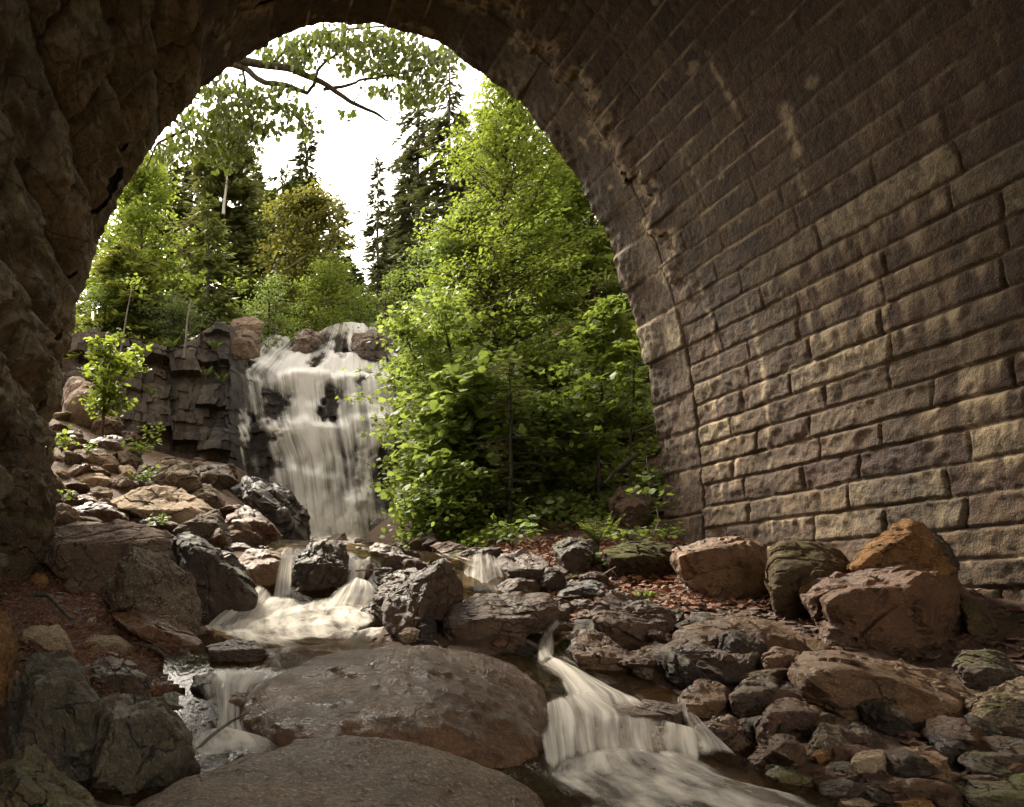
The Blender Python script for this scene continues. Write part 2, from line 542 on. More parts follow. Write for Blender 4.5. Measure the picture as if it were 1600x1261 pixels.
def water_dark_mat():
    t = NT("stream_water")
    tc = t.n("ShaderNodeTexCoord")
    v = t.scalevec(tc.outputs['Object'], (1.0, 0.35, 1.0))
    n = t.noise(v, 5.0, 4, 0.6, 0.6)
    n2 = t.noise(v, 14.0, 3, 0.6)
    nor = t.bump(t.math('ADD', n, t.math('MULTIPLY', n2, 0.25)), 0.022, 0.6)
    foam = t.ramp(t.math('ADD', n, t.math('MULTIPLY', t.attr("dens"), 0.22)), 0.60, 0.92)
    col = t.mix(foam, (0.022, 0.015, 0.008), (0.55, 0.49, 0.40))
    p = t.pbsdf(col, t.math('MULTIPLY_ADD', foam, 0.45, 0.13), nor, 0.30)
    tp = t.n("ShaderNodeBsdfTransparent")
    tp.inputs[0].default_value = (0.75, 0.62, 0.42, 1)
    m = t.n("ShaderNodeMixShader")
    t.put(m.inputs[0], t.math('MULTIPLY_ADD', foam, 0.5, 0.42, clamp=True))
    t.l(tp.outputs[0], m.inputs[1])
    t.l(p.outputs[0], m.inputs[2])
    return t.done(m.outputs[0])


M['bulge'] = rock_mat("rock_rugged_bulge", (0.108, 0.086, 0.061), (0.207, 0.166, 0.115), (0.050, 0.041, 0.031), lichen=(0.26, 0.23, 0.15), lich=0.7, moss=0.45, bump=1.8)
M['ground'] = ground_mat()
M['floor'] = forest_floor_mat()
M['cliff'] = cliff_mat()
M['vault'] = masonry_mat("masonry_vault", 1.0)
M['ring'] = masonry_mat("masonry_ring", 0.95)
M['rugged'] = masonry_mat("masonry_rugged", 1.0, True)
M['outer'] = plain_stone_mat()
M['fall'] = water_white_mat("water_fall", 7.0, 0.35, tint=(0.94, 0.91, 0.87), lo=0.28, hi=0.74, base=0.45)
M['cascade'] = water_white_mat("water_cascade", 13.0, 0.8, tint=(0.86, 0.81, 0.72), lo=0.32, hi=0.70, base=0.22)
M['foam'] = water_white_mat("water_foam", 6.0, 3.0, tint=(0.86, 0.81, 0.72), lo=0.30, hi=0.70, base=0.22)
M['water'] = water_dark_mat()
M['bark'] = bark_mat("bark_brown", (0.045, 0.034, 0.026), (0.11, 0.085, 0.065))
M['bark_grey'] = bark_mat("bark_grey", (0.10, 0.085, 0.07), (0.21, 0.18, 0.15))
M['bark_dark'] = bark_mat("bark_dark", (0.045, 0.040, 0.030), (0.11, 0.098, 0.075))
M['birch'] = bark_mat("bark_birch", (0.30, 0.27, 0.23), (0.52, 0.48, 0.42))
M['lf_lime'] = leaf_mat("leaf_lime", (0.085, 0.122, 0.014), (0.19, 0.235, 0.03), 0.55)
M['lf_maple'] = leaf_mat("leaf_maple", (0.085, 0.13, 0.018), (0.185, 0.235, 0.036), 0.55)
M['lf_green'] = leaf_mat("leaf_green", (0.066, 0.108, 0.018), (0.16, 0.21, 0.04), 0.5)
M['lf_blue'] = leaf_mat("leaf_blue_green", (0.062, 0.092, 0.024), (0.145, 0.18, 0.055), 0.45)
M['lf_olive'] = leaf_mat("leaf_olive", (0.07, 0.074, 0.014), (0.16, 0.155, 0.026), 0.5)
M['lf_over'] = leaf_mat("leaf_overhang", (0.040, 0.062, 0.010), (0.110, 0.140, 0.020), 0.42)
M['nd_dark'] = leaf_mat("needle_dark", (0.034, 0.042, 0.015), (0.085, 0.092, 0.03), 0.25)
M['nd_mid'] = leaf_mat("needle_mid", (0.048, 0.064, 0.014), (0.12, 0.138, 0.028), 0.35)
M['nd_brown'] = leaf_mat("needle_brown", (0.058, 0.066, 0.020), (0.13, 0.135, 0.036), 0.35)
M['nd_yel'] = leaf_mat("needle_yellow", (0.066, 0.086, 0.012), (0.175, 0.19, 0.028), 0.4)
M['lf_shrub'] = leaf_mat("leaf_shrub", (0.105, 0.150, 0.024), (0.205, 0.260, 0.048), 0.52)
M['litter'] = leaf_mat("leaf_litter", (0.095, 0.036, 0.020), (0.26, 0.115, 0.055), 0.1, 0.7)


# ------------------------------------------------------------------ terrain heights (thin plate spline through surveyed points)
class TPS:
    def __init__(self, pts, lam=1e-3):
        P = np.array(pts, float)
        self.c = P[:, :2]
        n = len(P)
        d = np.linalg.norm(self.c[:, None] - self.c[None], axis=-1)
        K = self.k(d) + lam * np.eye(n)
        A = np.zeros((n + 3, n + 3))
        A[:n, :n] = K
        A[:n, n] = 1
        A[:n, n + 1:] = self.c
        A[n:, :n] = A[:n, n:].T
        self.w = np.linalg.solve(A, np.concatenate([P[:, 2], [0, 0, 0]]))

    @staticmethod
    def k(d):
        return d * d * np.log(d + 1e-9)

    def __call__(self, X, Y):
        X, Y = np.asarray(X, float), np.asarray(Y, float)
        sh = X.shape
        q = np.stack([X.ravel(), Y.ravel()], 1)
        out = np.empty(len(q))
        for a in range(0, len(q), 20000):
            d = np.linalg.norm(q[a:a + 20000, None] - self.c[None], axis=-1)
            out[a:a + 20000] = self.k(d) @ self.w[:-3] + self.w[-3] + q[a:a + 20000] @ self.w[-2:]
        return out.reshape(sh)


water_px = [(1000, 1240, 2.95), (1250, 1245, 2.95), (350, 1180, 3.4), (260, 1225, 3.1), (430, 1020, 4.7), (450, 1000, 5.3), (520, 990, 5.6), (450, 958, 6.4),
            (350, 1010, 4.8), (400, 1050, 4.2), (345, 1110, 3.8), (430, 875, 7.3), (560, 875, 7.3), (520, 862, 14), (620, 882, 10),
            (750, 930, 6.9), (750, 884, 7.5), (860, 1000, 5.0), (850, 1050, 4.4), (900, 1118, 3.8), (960, 1168, 3.45), (1000, 1207, 3.1),
            (1080, 1166, 3.5), (1040, 1134, 3.75), (1120, 1200, 3.15), (520, 858, 17.0)]
water_pts = [W(*p) for p in water_px]
water_z = TPS([(p[0], p[1], p[2]) for p in water_pts] + [(1.0, 0.5, -0.95), (3.0, 0.5, -0.95), (2, -2, -1.0)])

ground_px = [(310, 985, 5.3), (200, 950, 6.0), (100, 915, 6.5), (100, 820, 9), (30, 930, 6.0), (200, 830, 9), (300, 830, 9.5),
             (100, 700, 13), (250, 770, 11.5), (200, 720, 13.5), (350, 770, 13), (380, 735, 16.2), (300, 720, 16), (460, 842, 15),
             (60, 1010, 4.6), (150, 1080, 3.9), (100, 1261, 2.5), (0, 1150, 3.3), (262, 1266, 2.95),
             (700, 960, 6.0), (640, 985, 5.3), (800, 1000, 4.9), (500, 1100, 3.8), (700, 1200, 3.2), (550, 940, 6.8), (650, 900, 7.4),
             (1000, 1010, 5.0), (1150, 1010, 5.0), (1260, 1020, 4.7), (1100, 945, 6.1), (1000, 925, 7.0), (1050, 855, 8.9), (950, 870, 8.0), (1200, 965, 5.6),
             (1400, 1060, 4.3), (1550, 1060, 4.1), (1550, 1165, 3.4), (1600, 960, 5.1), (1300, 1245, 3.0), (1550, 1250, 2.95), (1250, 1170, 3.35), (1100, 1060, 4.2), (1250, 1090, 3.9),
             (900, 800, 10.3), (1000, 780, 10.3), (1000, 700, 12), (1000, 600, 14), (850, 700, 12.5), (800, 830, 9.9), (700, 840, 11), (700, 720, 14),
             (980, 500, 17), (850, 500, 18.5), (650, 845, 13), (850, 900, 7.6)]
gp = [W(*p) for p in ground_px] + [p - np.array([0, 0, 0.16]) for p in water_pts]
gp += [np.array(p, float) for p in [(-6, 10, 2.0), (-6, 15, 5.0), (-7, 4, 0.6), (9, 11, 4.5), (9.5, 14.5, 6.2), (11, 19, 7.2), (-7, 18, 5.6), (1, 0, -1.1), (4, 0, -1.05), (-1.5, 0, -0.9),
                                    (6, 0, -0.9), (2, -8, -1.2), (6, -8, -1.0), (-3, -8, -0.9), (1, 20, 1.5), (5, 20, 1.8)]]
ground_z0 = TPS(gp)


def ground_z(X, Y):
    return ground_z0(X, Y)


def ground_depth(px, py, lo=1.9, hi=19.0):
    """how far along the view line of a photo pixel the ground lies"""
    Ys = np.arange(lo, hi, 0.02)
    X = (px - VX) / F * Ys
    Z = (VY - py) / F * Ys
    g = ground_z(X, Ys)
    hit = np.nonzero(Z <= g)[0]
    return float(Ys[hit[0]]) if len(hit) else hi


# ground: one sheet, fine near the camera, running out to the horizon, the bluff behind the falls included
def axis(parts):
    return np.concatenate([np.linspace(a, b, n, endpoint=False) for a, b, n in parts] + [[parts[-1][1]]])


gx = axis([(-600, -60, 10), (-60, -12, 14), (-12, -3, 36), (-3, 7, 170), (7, 14, 34), (14, 60, 14), (60, 600, 10)])
gy = axis([(-600, -40, 10), (-40, -8, 12), (-8, 1.6, 30), (1.6, 10, 190), (10, 18.2, 90), (18.2, 24, 40), (24, 60, 24), (60, 900, 24)])
GX, GY = np.meshgrid(gx, gy, indexing='ij')
cx_, cy_ = np.clip(GX, -8, 12), np.clip(GY, -9, 19.5)
low = ground_z(cx_, cy_)
far_side = np.clip(np.abs(GX - 2) - 10, 0, 40) * 0.12
low = low + far_side
low += 0.035 * fbm(np.stack([GX * 2.2, GY * 2.2, 0 * GX], -1), 4) + 0.012 * fbm(np.stack([GX * 11, GY * 11, 0 * GX], -1), 2)
upper = 5.75 + 0.20 * (np.clip(GY, 18, 30) - 18) + 0.16 * np.clip(GY - 30, 0, 60) + 0.3 * fbm(np.stack([GX * .25, GY * .25, 0 * GX + 9], -1), 4) * sstep(19, 26, GY)
upper = upper + np.clip(GX - 6, 0, 10) * 0.12
tb = sstep(18.6, 19.4, GY + 0.9 * sstep(0.6, -1.0, GX))
tb = np.maximum(tb, sstep(8, 11, np.abs(GX - 2)) * sstep(13, 17.5, GY))
GZ = low * (1 - tb) + np.maximum(upper, low) * tb
me = mesh_arrays("ground", np.stack([GX, GY, GZ], -1).reshape(-1, 3), [grid_faces(len(gx), len(gy))], True)
g = obj("ground", me, M['ground'])
tag(g, kind='structure')
me.materials.append(M['floor'])
pc = np.array([0.0] * (3 * len(me.polygons)))
me.polygons.foreach_get("center", pc)
pc = pc.reshape(-1, 3)
me.polygons.foreach_set("material_index", ((pc[:, 1] > 18.4) | (np.abs(pc[:, 0] - 2) > 9.5)).astype(np.int32))

# ------------------------------------------------------------------ the stone arch bridge we stand under
Y_MOUTH, Y_RING, Y_BACK = 9.3, 8.56, -2.7
K = Y_MOUTH / F
XC = (552 - VX) * K
half_px = [(0, 35), (60, 38), (112, 54), (176, 86), (250, 150), (306, 212), (360, 292), (410, 400), (446, 510), (469, 600), (483, 710), (490, 850), (492, 960), (492, 1110)]
hp = np.array(half_px, float)
hx, hz = hp[:, 0] * K, (VY - hp[:, 1]) * K
raw = np.concatenate([np.stack([hx[::-1], hz[::-1]], 1), np.stack([-hx[1:], hz[1:]], 1)])
tt = np.concatenate([[0], np.cumsum(np.linalg.norm(np.diff(raw, axis=0), axis=1))])
LS = tt[-1]
ts = np.linspace(0, LS, 1200)
cxz = np.stack([np.interp(ts, tt, raw[:, 0]), np.interp(ts, tt, raw[:, 1])], 1)
ker = np.hanning(71); ker /= ker.sum()
pad = np.concatenate([np.repeat(cxz[:1], 35, 0), cxz, np.repeat(cxz[-1:], 35, 0)])
cxz = np.stack([np.convolve(pad[:, k], ker, 'valid') for k in (0, 1)], 1)
cxz[:40] = np.stack([np.interp(ts[:40], tt, raw[:, 0]), np.interp(ts[:40], tt, raw[:, 1])], 1)
tan_ = np.gradient(cxz, axis=0)
tan_ /= np.linalg.norm(tan_, axis=1, keepdims=True)
nin = np.stack([-tan_[:, 1], tan_[:, 0]], 1)     # towards the inside of the arch


def curve(s):
    x = np.interp(s, ts, cxz[:, 0]); z = np.interp(s, ts, cxz[:, 1])
    nx = np.interp(s, ts, nin[:, 0]); nz = np.interp(s, ts, nin[:, 1])
    return x + XC, z, nx, nz


rb = random.Random(5)
S_SPLIT = LS * 0.60
bounds = [0.0]
while bounds[-1] < LS:
    s0 = bounds[-1]
    h = (0.24 if s0 < LS * 0.5 else 0.36 if s0 < S_SPLIT else 0.80) * rb.uniform(0.92, 1.08)
    bounds.append(s0 + h)
bounds = np.array(bounds)
S_SPLIT = bounds[np.argmin(np.abs(bounds - S_SPLIT))]


def block_field(S, Y, y0, y1, lmin, lmax, seed):
    """for every sample: distance to the nearest joint, random number of its block, metres below the bed joint above it"""
    rr = np.random.default_rng(seed)
    ci = np.clip(np.searchsorted(bounds, S, 'right') - 1, 0, len(bounds) - 2)
    ds0 = S - bounds[ci]
    ds1 = bounds[ci + 1] - S
    de = np.full(S.shape, 9.0)
    rnd = np.zeros(S.shape)
    for c in np.unique(ci):
        m = ci == c
        js = [y1]
        js.append(y1 - rr.uniform(0.35, 1.0))
        while js[-1] > y0:
            js.append(js[-1] - rr.uniform(lmin, lmax))
        js = np.array(js[::-1])
        k = np.clip(np.searchsorted(js, Y[m], 'right') - 1, 0, len(js) - 2)
        de[m] = np.minimum(Y[m] - js[k], js[k + 1] - Y[m])
        rnd[m] = rr.uniform(0, 1, len(js))[k]
    # below the upper joint: on the right side s grows upwards, on the left downwards
    up = np.where(S < LS * 0.5, ds1, ds0)
    return np.minimum(ds0, ds1), np.maximum(de, 0), rnd, up, ci


def masonry(name, s_a, s_b, ns, ys, mat, parent, rugged=False, ring=False, lmin=0.55, lmax=1.25, seed=1):
    s = np.linspace(s_a, s_b, ns)
    S, Y = np.meshgrid(s, ys, indexing='ij')
    P3 = np.stack([S * 1.0, Y, 0 * S], -1)
    wob = 0.012 * fbm(P3 * 3.0, 2)
    if ring:
        rr = np.random.default_rng(seed)
        rj = [0.0]
        while rj[-1] < LS:
            rj.append(rj[-1] + rr.uniform(0.42, 0.56))
        rj = np.array(rj)
        k = np.clip(np.searchsorted(rj, S, 'right') - 1, 0, len(rj) - 2)
        dS = np.minimum(S - rj[k], rj[k + 1] - S)
        dY = np.minimum(np.abs(Y - ys[0]), np.abs(ys[-1] - Y) + 0.04)
        rnd = rr.uniform(0, 1, len(rj))[k]
        up = np.where(S < LS * 0.5, rj[k + 1] - S, S - rj[k])
    else:
        dS, dY, rnd, up, ci = block_field(S + wob, Y + wob * 1.5, ys[0], ys[-1], lmin, lmax, seed)
        if not rugged:                                    # browner stone above the springing, tone lowered to paint in the vault's shade
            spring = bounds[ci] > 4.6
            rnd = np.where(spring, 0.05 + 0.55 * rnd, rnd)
    x, z, nx, nz = curve(S)
    e = np.minimum(dS, dY)
    lowz = sstep(4.4, 1.6, z)                     # quarry-faced low on the walls, dressed smooth in the vault
    n_a = fbm(P3 * np.array([3.2, 2.4, 1]) + rnd[..., None] * 20, 4)
    n_b = fbm(P3 * 11.0 + 3, 3)
    if rugged:
        deep = (0.22 + 0.10 * sstep(4.2, 1.0, z)) * np.interp(Y, [7.9, 9.3], [1.0, 0.45])
        pil = np.sqrt(sstep(0, 0.34, e))
        boss = pil * (0.45 + 0.75 * np.clip(rnd, 0, 1) + 0.45 * n_a) + 0.28 * pil * ridged(P3 * np.array([2.6, 1.1, 1]) + 7, 3)
        disp = deep * np.clip(boss, 0, 2.2) + 0.035 * n_b
        jt = 1 - sstep(0.0, 0.05, e)
    else:
        deep = 0.010 + 0.019 * lowz
        boss = sstep(0, 0.022, e) * (0.75 + 0.5 * rnd + 0.75 * n_a * (0.4 + 0.6 * lowz) + 0.25 * ridged(P3 * 5, 2) * lowz)
        disp = deep * np.clip(boss, 0, 2.5) + (0.004 + 0.006 * lowz) * n_b
        jt = (1 - sstep(0.004, 0.014, e)) * (0.25 + 0.75 * sstep(-0.15, 0.35, fbm(P3 * 1.1 + 40, 3)))
    # pale lime runs hanging from the bed joints, in patches, and a few long ones crossing several courses
    patch = sstep(-0.12, 0.3, fbm(P3 * np.array([0.55, 0.75, 1]) + 11, 3))
    drip = fbm(np.stack([Y * 9.0, S * 0.9, 0 * S], -1), 4)
    st = patch * sstep(0.30, 0.0, up / (0.9 + 0.0 * up)) * sstep(-0.05, 0.55, drip + 0.35 * sstep(0.12, 0.0, up))
    st *= (0.14 + 0.72 * lowz) if not rugged else 0.25
    thin = (1 - sstep(0.004, 0.018, dS)) * sstep(-0.15, 0.25, fbm(P3 * np.array([0.9, 0.6, 1]) + 71, 3)) * (1 - 0.5 * lowz)
    st = np.maximum(st, 0.8 * thin * sstep(-0.25, 0.25, fbm(P3 * np.array([6.0, 2.6, 1]) + 3, 3)) * (not rugged))
    if not rugged:
        for yc, s0, s1, wd in ((7.55, 2.6, 4.6, 0.035), (8.1, 3.9, 5.1, 0.03), (6.6, 4.9, 6.0, 0.06), (5.55, 2.3, 3.3, 0.07), (7.0, 6.0, 6.9, 0.03), (7.75, 5.6, 6.3, 0.05), (6.2, 3.2, 4.3, 0.03)):
            yw = yc + 0.05 * fbm(np.stack([S * 2.0, 0 * S, 0 * S + yc], -1), 3)
            st = np.maximum(st, 0.75 * np.exp(-((Y - yw) / wd) ** 2) * sstep(s0, s0 + 0.3, S) * sstep(s1, s1 - 0.15, S) * sstep(-0.5, 0.4, n_b + drip))
        sp = np.clip(fbm(P3 * 3.3 + 90, 4) - 0.62, 0, 1) * 2.0
        st = np.maximum(st, np.clip(sp, 0, 0.55))
    # ragged spalled strip where the vault meets the mouth ring, high up
    if ring:                                              # chipped edge of the mouth
        disp = disp + (0.06 * (rnd - 0.4) + 0.045 * fbm(P3 * 1.4 + 5, 3) + 0.012 * n_b) * sstep(0.5, 0.05, ys[-1] - Y)
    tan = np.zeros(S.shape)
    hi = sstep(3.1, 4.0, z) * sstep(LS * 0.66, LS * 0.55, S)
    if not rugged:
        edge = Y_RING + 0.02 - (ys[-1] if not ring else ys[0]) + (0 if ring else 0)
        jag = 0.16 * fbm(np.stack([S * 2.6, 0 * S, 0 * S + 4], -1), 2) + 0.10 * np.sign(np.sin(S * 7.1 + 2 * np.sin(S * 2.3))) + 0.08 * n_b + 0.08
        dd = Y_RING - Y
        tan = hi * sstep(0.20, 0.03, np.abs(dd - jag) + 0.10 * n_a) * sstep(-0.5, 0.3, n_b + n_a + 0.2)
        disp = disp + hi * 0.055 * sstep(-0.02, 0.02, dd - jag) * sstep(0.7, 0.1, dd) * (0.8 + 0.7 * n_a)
    y_out = Y.copy()
    V = np.stack([x + nx * disp, y_out, z + nz * disp], -1).reshape(-1, 3)
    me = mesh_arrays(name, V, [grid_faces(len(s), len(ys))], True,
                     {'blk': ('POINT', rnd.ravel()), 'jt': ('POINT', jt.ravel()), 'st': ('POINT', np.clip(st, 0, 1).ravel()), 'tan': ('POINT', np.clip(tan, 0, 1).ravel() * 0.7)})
    return obj(name, me, mat, parent)


bridge = empty("stone_bridge", (0, 0, 0), "dark stone arch bridge whose coursed vault frames the whole view", "bridge")
ys_b = np.concatenate([np.linspace(Y_BACK, 3.6, 90, endpoint=False), np.linspace(3.6, Y_RING, 360)])
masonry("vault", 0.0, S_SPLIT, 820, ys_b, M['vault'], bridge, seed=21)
rw = masonry("side_wall", S_SPLIT, LS, 360, ys_b, M['rugged'], bridge, rugged=True, lmin=0.7, lmax=1.5, seed=22)
rw['label'] = "rugged mossy left side of the arch with bulging rock-faced stones"
ys_r = np.linspace(Y_RING + 0.004, Y_MOUTH, 46)
masonry("arch_ring", 0.0, S_SPLIT, 560, ys_r, M['ring'], bridge, ring=True, seed=23)
rw2 = masonry("side_wall", S_SPLIT, LS, 330, ys_r, M['rugged'], bridge, rugged=True, lmin=0.9, lmax=1.5, seed=24)
rw2['label'] = "rugged mossy stones at the left edge of the arch mouth"
# outside of the bridge: spandrels, deck and the fill between (a solid body round the barrel)
sb = np.linspace(0, LS, 160)
bx, bz, bnx, bnz = curve(sb)
bx, bz = bx - bnx * 0.03, bz - bnz * 0.03
XL, XR, ZT, ZB = -14.0, 18.0, 9.2, -2.6
ox, oz = np.zeros_like(bx), np.zeros_like(bz)
for k in range(len(sb)):
    d = np.array([bx[k] - XC, bz[k] - 2.0])
    tx = (XR - XC) / d[0] if d[0] > 1e-6 else (XL - XC) / d[0] if d[0] < -1e-6 else 1e9
    tz = (ZT - 2.0) / d[1] if d[1] > 1e-6 else (ZB - 2.0) / d[1] if d[1] < -1e-6 else 1e9
    t_ = min(tx, tz)
    ox[k], oz[k] = XC + d[0] * t_, 2.0 + d[1] * t_
n = len(sb)
rows = [np.stack([bx, np.full(n, Y_MOUTH - 0.002), bz], 1), np.stack([ox, np.full(n, Y_MOUTH - 0.002), oz], 1),
        np.stack([ox, np.full(n, Y_BACK), oz], 1), np.stack([bx, np.full(n, Y_BACK), bz], 1), np.stack([bx, np.full(n, Y_MOUTH - 0.002), bz], 1)]
me = mesh_arrays("spandrel", np.concatenate(rows), [grid_faces(5, n)], False)
obj("spandrel", me, M['outer'], bridge)

# ------------------------------------------------------------------ the cliff and the waterfall
def fall_mix(X):
    return sstep(0.65, 1.35, X) * sstep(6.2, 5.2, X)


def cliff_y(X, Z):
    left = 16.7 + 0.10 * (Z - 1) + 0.10 * np.clip(X, -9, 0) * -0.6
    st = lambda z0, w: sstep(z0 - w, z0 + w, Z)
    def lip(z0, amp, sd):                                  # ledges broken into steps of different height
        h = 0
        for k, wdt in ((0, 0.75), (1, 0.33)):
            u = X / wdt + sd * 3.7 + k * 11.3 + 0.25 * np.sin(X * 5 + sd)
            i = np.floor(u)
            fr = sstep(0.38, 0.62, u - i)
            ha = _perm[(i.astype(int) * 7 + int(sd * 31) + k * 57) & 255] / 255.0 - 0.5
            hb_ = _perm[((i.astype(int) + 1) * 7 + int(sd * 31) + k * 57) & 255] / 255.0 - 0.5
            h = h + (ha * (1 - fr) + hb_ * fr) * (1.0 if k == 0 else 0.5)
        return z0 + amp * h
    nzl = fbm(np.stack([X * 2.1, Z * 0.4, 0 * X + 3], -1), 3)
    fall = 17.1 + 0.10 * (Z - 1) + 0.36 * st(lip(4.05, 0.34, 1), 0.10) + 0.45 * st(lip(5.5, 0.42, 2), 0.12) + 0.30 * st(lip(6.2, 0.55, 3), 0.10) + 0.18 * st(lip(2.7, 0.9, 4), 0.08) + 0.16 * st(lip(4.8, 0.8, 5), 0.07) + 0.55 * np.clip(Z - 5.6, 0, 9) - 0.16 * nzl
    right = 16.8 + 0.25 * (Z - 1)
    f = fall_mix(X)
    side = np.where(X < 3, left, right)
    return side * (1 - f) + fall * f


def cliff_top(X):
    return 6.02 + 0.25 * np.sin(X * 1.9) + 1.05 * fall_mix(X) + 0.6 * sstep(5.0, 6.0, X)


cu = np.concatenate([np.linspace(-9.5, -4, 60, endpoint=False), np.linspace(-4, 6.5, 470, endpoint=False), np.linspace(6.5, 13.5, 60)])
cv = np.linspace(0, 1, 330)
CU, CV = np.meshgrid(cu, cv, indexing='ij')
zt = cliff_top(CU)
vz = np.clip(CV / 0.82, 0, 1)
CZ = 0.3 + (zt - 0.3) * vz
back = np.clip((CV - 0.82) / 0.18, 0, 1) * 2.6
P3 = np.stack([CU, CZ, back], -1)
wu = CU + 0.13 * fbm(P3 * 1.3, 3)
wz = CZ + 0.08 * fbm(P3 * 1.5 + 50, 3) + 0.05 * wu
cw, ch = 0.66, 0.55
uu = wu / cw
colm = np.floor(uu).astype(int)
offc = _perm[(colm * 11 + 5) & 255] / 255.0
zz = wz / ch + offc * 3.0
row = np.floor(zz).astype(int)
hsh = _perm[(_perm[row & 255] + colm) & 255] / 255.0
fu, fz = uu - colm, zz - row
ed = np.minimum(np.minimum(fu, 1 - fu) * cw, np.minimum(fz, 1 - fz) * ch)
r2 = np.floor(wz / 0.21 + 0.3).astype(int)
u2 = wu / 0.29 + 0.45 * (r2 % 2) + 0.3 * np.sin(r2 * 3.3)
c2 = np.floor(u2).astype(int)
h2 = _perm[(_perm[(r2 + 91) & 255] + c2) & 255] / 255.0
fm = fall_mix(CU)
big = np.floor(wu / 1.9 + 0.3 * np.sin(wz)).astype(int)
hb = _perm[(big * 7 + 13) & 255] / 255.0
CY = cliff_y(CU, CZ) + back - (0.42 * (1 - fm) + 0.12 * fm) * (hsh - 0.5) - 0.11 * (h2 - 0.5) - 0.40 * (hb - 0.5) * (1 - fm) - 0.04 * fbm(P3 * 2.5, 3) - 0.10 * ((hsh * 7.3) % 1 - 0.5) * (fu - 0.5) - 0.10 * ((hsh * 13.7) % 1 - 0.5) * (fz - 0.5)
CZ2 = CZ + (0.10 * fbm(np.stack([CU * 2, back * 2, 0 * CU], -1), 4) + 0.13 * (hsh - 0.5)) * sstep(0.6, 1, vz)
wetv = np.clip(np.exp(-((CU - 0.9) / 0.8) ** 2) + fm, 0, 1) * sstep(7.5, 5.0, CZ + 0.5 * fbm(P3 * 1.2, 2))
me = mesh_arrays("cliff", np.stack([CU, CY, CZ2], -1).reshape(-1, 3), [grid_faces(len(cu), len(cv), True)], False,
                 {'blk': ('POINT', hsh.ravel()), 'jt': ('POINT', ((1 - sstep(0.0, 0.022, ed)) * sstep(-0.3, 0.3, fbm(P3 * 1.9 + 8, 2))).ravel()), 'wet': ('POINT', wetv.ravel())})
tag(obj("cliff", me, M['cliff']), kind='structure')

# the waterfall: a veil a hand's breadth off the rock, thick where the water gathers
fu_ = np.linspace(0.72, 5.75, 330)
fv_ = np.linspace(0, 1, 380)
FU, FV = np.meshgrid(fu_, fv_, indexing='ij')
ft = cliff_top(FU)
FZ = 0.75 + (ft - 0.75) * np.clip(FV / 0.93, 0, 1)
fb_ = np.clip((FV - 0.93) / 0.07, 0, 1) * 1.6
FY0 = cliff_y(FU, FZ)
for ax_, sg in ((0, 14), (1, 7)):                          # the veil bridges the small steps of the rock
    kk = np.hanning(2 * sg + 3)[1:-1]; kk /= kk.sum()
    FY0 = np.apply_along_axis(lambda a: np.convolve(np.pad(a, len(kk) // 2, 'edge'), kk, 'valid'), ax_, FY0)
FY0 = FY0 + fb_
PX = VX + F * FU / FY0
PY = VY - F * FZ / FY0


PX = PX + 16 * fbm(np.stack([FU * 2.2, FZ * 2.2, 0 * FU + 21], -1), 4)
PY = PY + 12 * fbm(np.stack([FU * 2.2, FZ * 2.2, 0 * FU + 33], -1), 4)


def gs(x, c, w):
    return np.exp(-((x - c) / w) ** 2)


lb = np.interp(PY, [495, 510, 540, 590, 650, 668, 690, 740, 800, 860], [455, 428, 408, 384, 384, 415, 424, 420, 432, 445])
rbn = np.interp(PY, [495, 510, 540, 565, 600, 640, 665, 700, 760, 800, 860], [590, 590, 600, 612, 625, 632, 632, 625, 632, 648, 655])
wrp = 0.35 * fbm(np.stack([FU * 0.9, FZ * 0.8, 0 * FU + 2], -1), 3)
FAN = (VX + F * FU / FY0 - np.interp(FZ, [0.7, 3.2, 4.1, 5.5, 7.3], [445, 425, 400, 388, 470])) / np.interp(FZ, [0.7, 3.2, 4.1, 5.5, 7.3], [205, 205, 230, 232, 115])
nz1 = fbm(np.stack([FAN * 13.0, FZ * 0.25, 0 * FU], -1), 4)
nz2 = fbm(np.stack([FU * 1.6, FZ * 0.8, 0 * FU + 5], -1), 3)
body = sstep(-12, 14, PX - lb + 10 * nz1) * sstep(-12, 16, rbn - PX + 12 * nz1)
low_ = sstep(655, 680, PY)
d_up = 0.42 + 0.42 * gs(PX, 470, 34) + 0.30 * gs(PX, 545, 26) + 0.28 * gs(PX, 592, 15) - 0.22 * gs(PX, 415, 22) * sstep(600, 640, PY) - 0.30 * gs(PX, 508, 9) * sstep(590, 625, PY)
d_up = d_up + 0.35 * gs(PY, 576, 16) - 1.3 * gs(PX, 472, 20) * gs(PY, 533, 15) - 1.1 * gs(PX, 527, 16) * gs(PY, 547, 18) - 1.0 * gs(PX, 430, 16) * gs(PY, 640, 18) - 0.8 * gs(PX, 520, 14) * gs(PY, 632, 24) + 0.25 * gs(PY, 510, 8) - 1.1 * gs(PX, 494, 14) * gs(PY, 568, 10) - 1.0 * gs(PX, 588, 14) * gs(PY, 535, 22) - 0.8 * gs(PX, 560, 14) * gs(PY, 600, 9)
xd = np.interp(PY, [665, 830], [588, 540])
d_lo = 0.44 + 0.32 * gs(PX, 455, 34) + 0.22 * gs(PX, 505, 20) + 0.50 * gs(PX, xd, 12) - 0.36 * gs(PX, 602, 26) * sstep(690, 760, PY) - 0.22 * gs(PX, 552, 14) * sstep(690, 720, PY) * sstep(800, 760, PY) + 0.30 * gs(PY, 674, 12) + 0.35 * gs(PX, 628, 16) * sstep(760, 800, PY)
dens = (d_up * (1 - low_) + d_lo * low_) * body
strand = gs(PX, 378 + 10 * sstep(640, 690, PY) - 4, 11) * sstep(622, 640, PY) * sstep(760, 735, PY) * (0.7 + 0.5 * gs(PY, 700, 22))
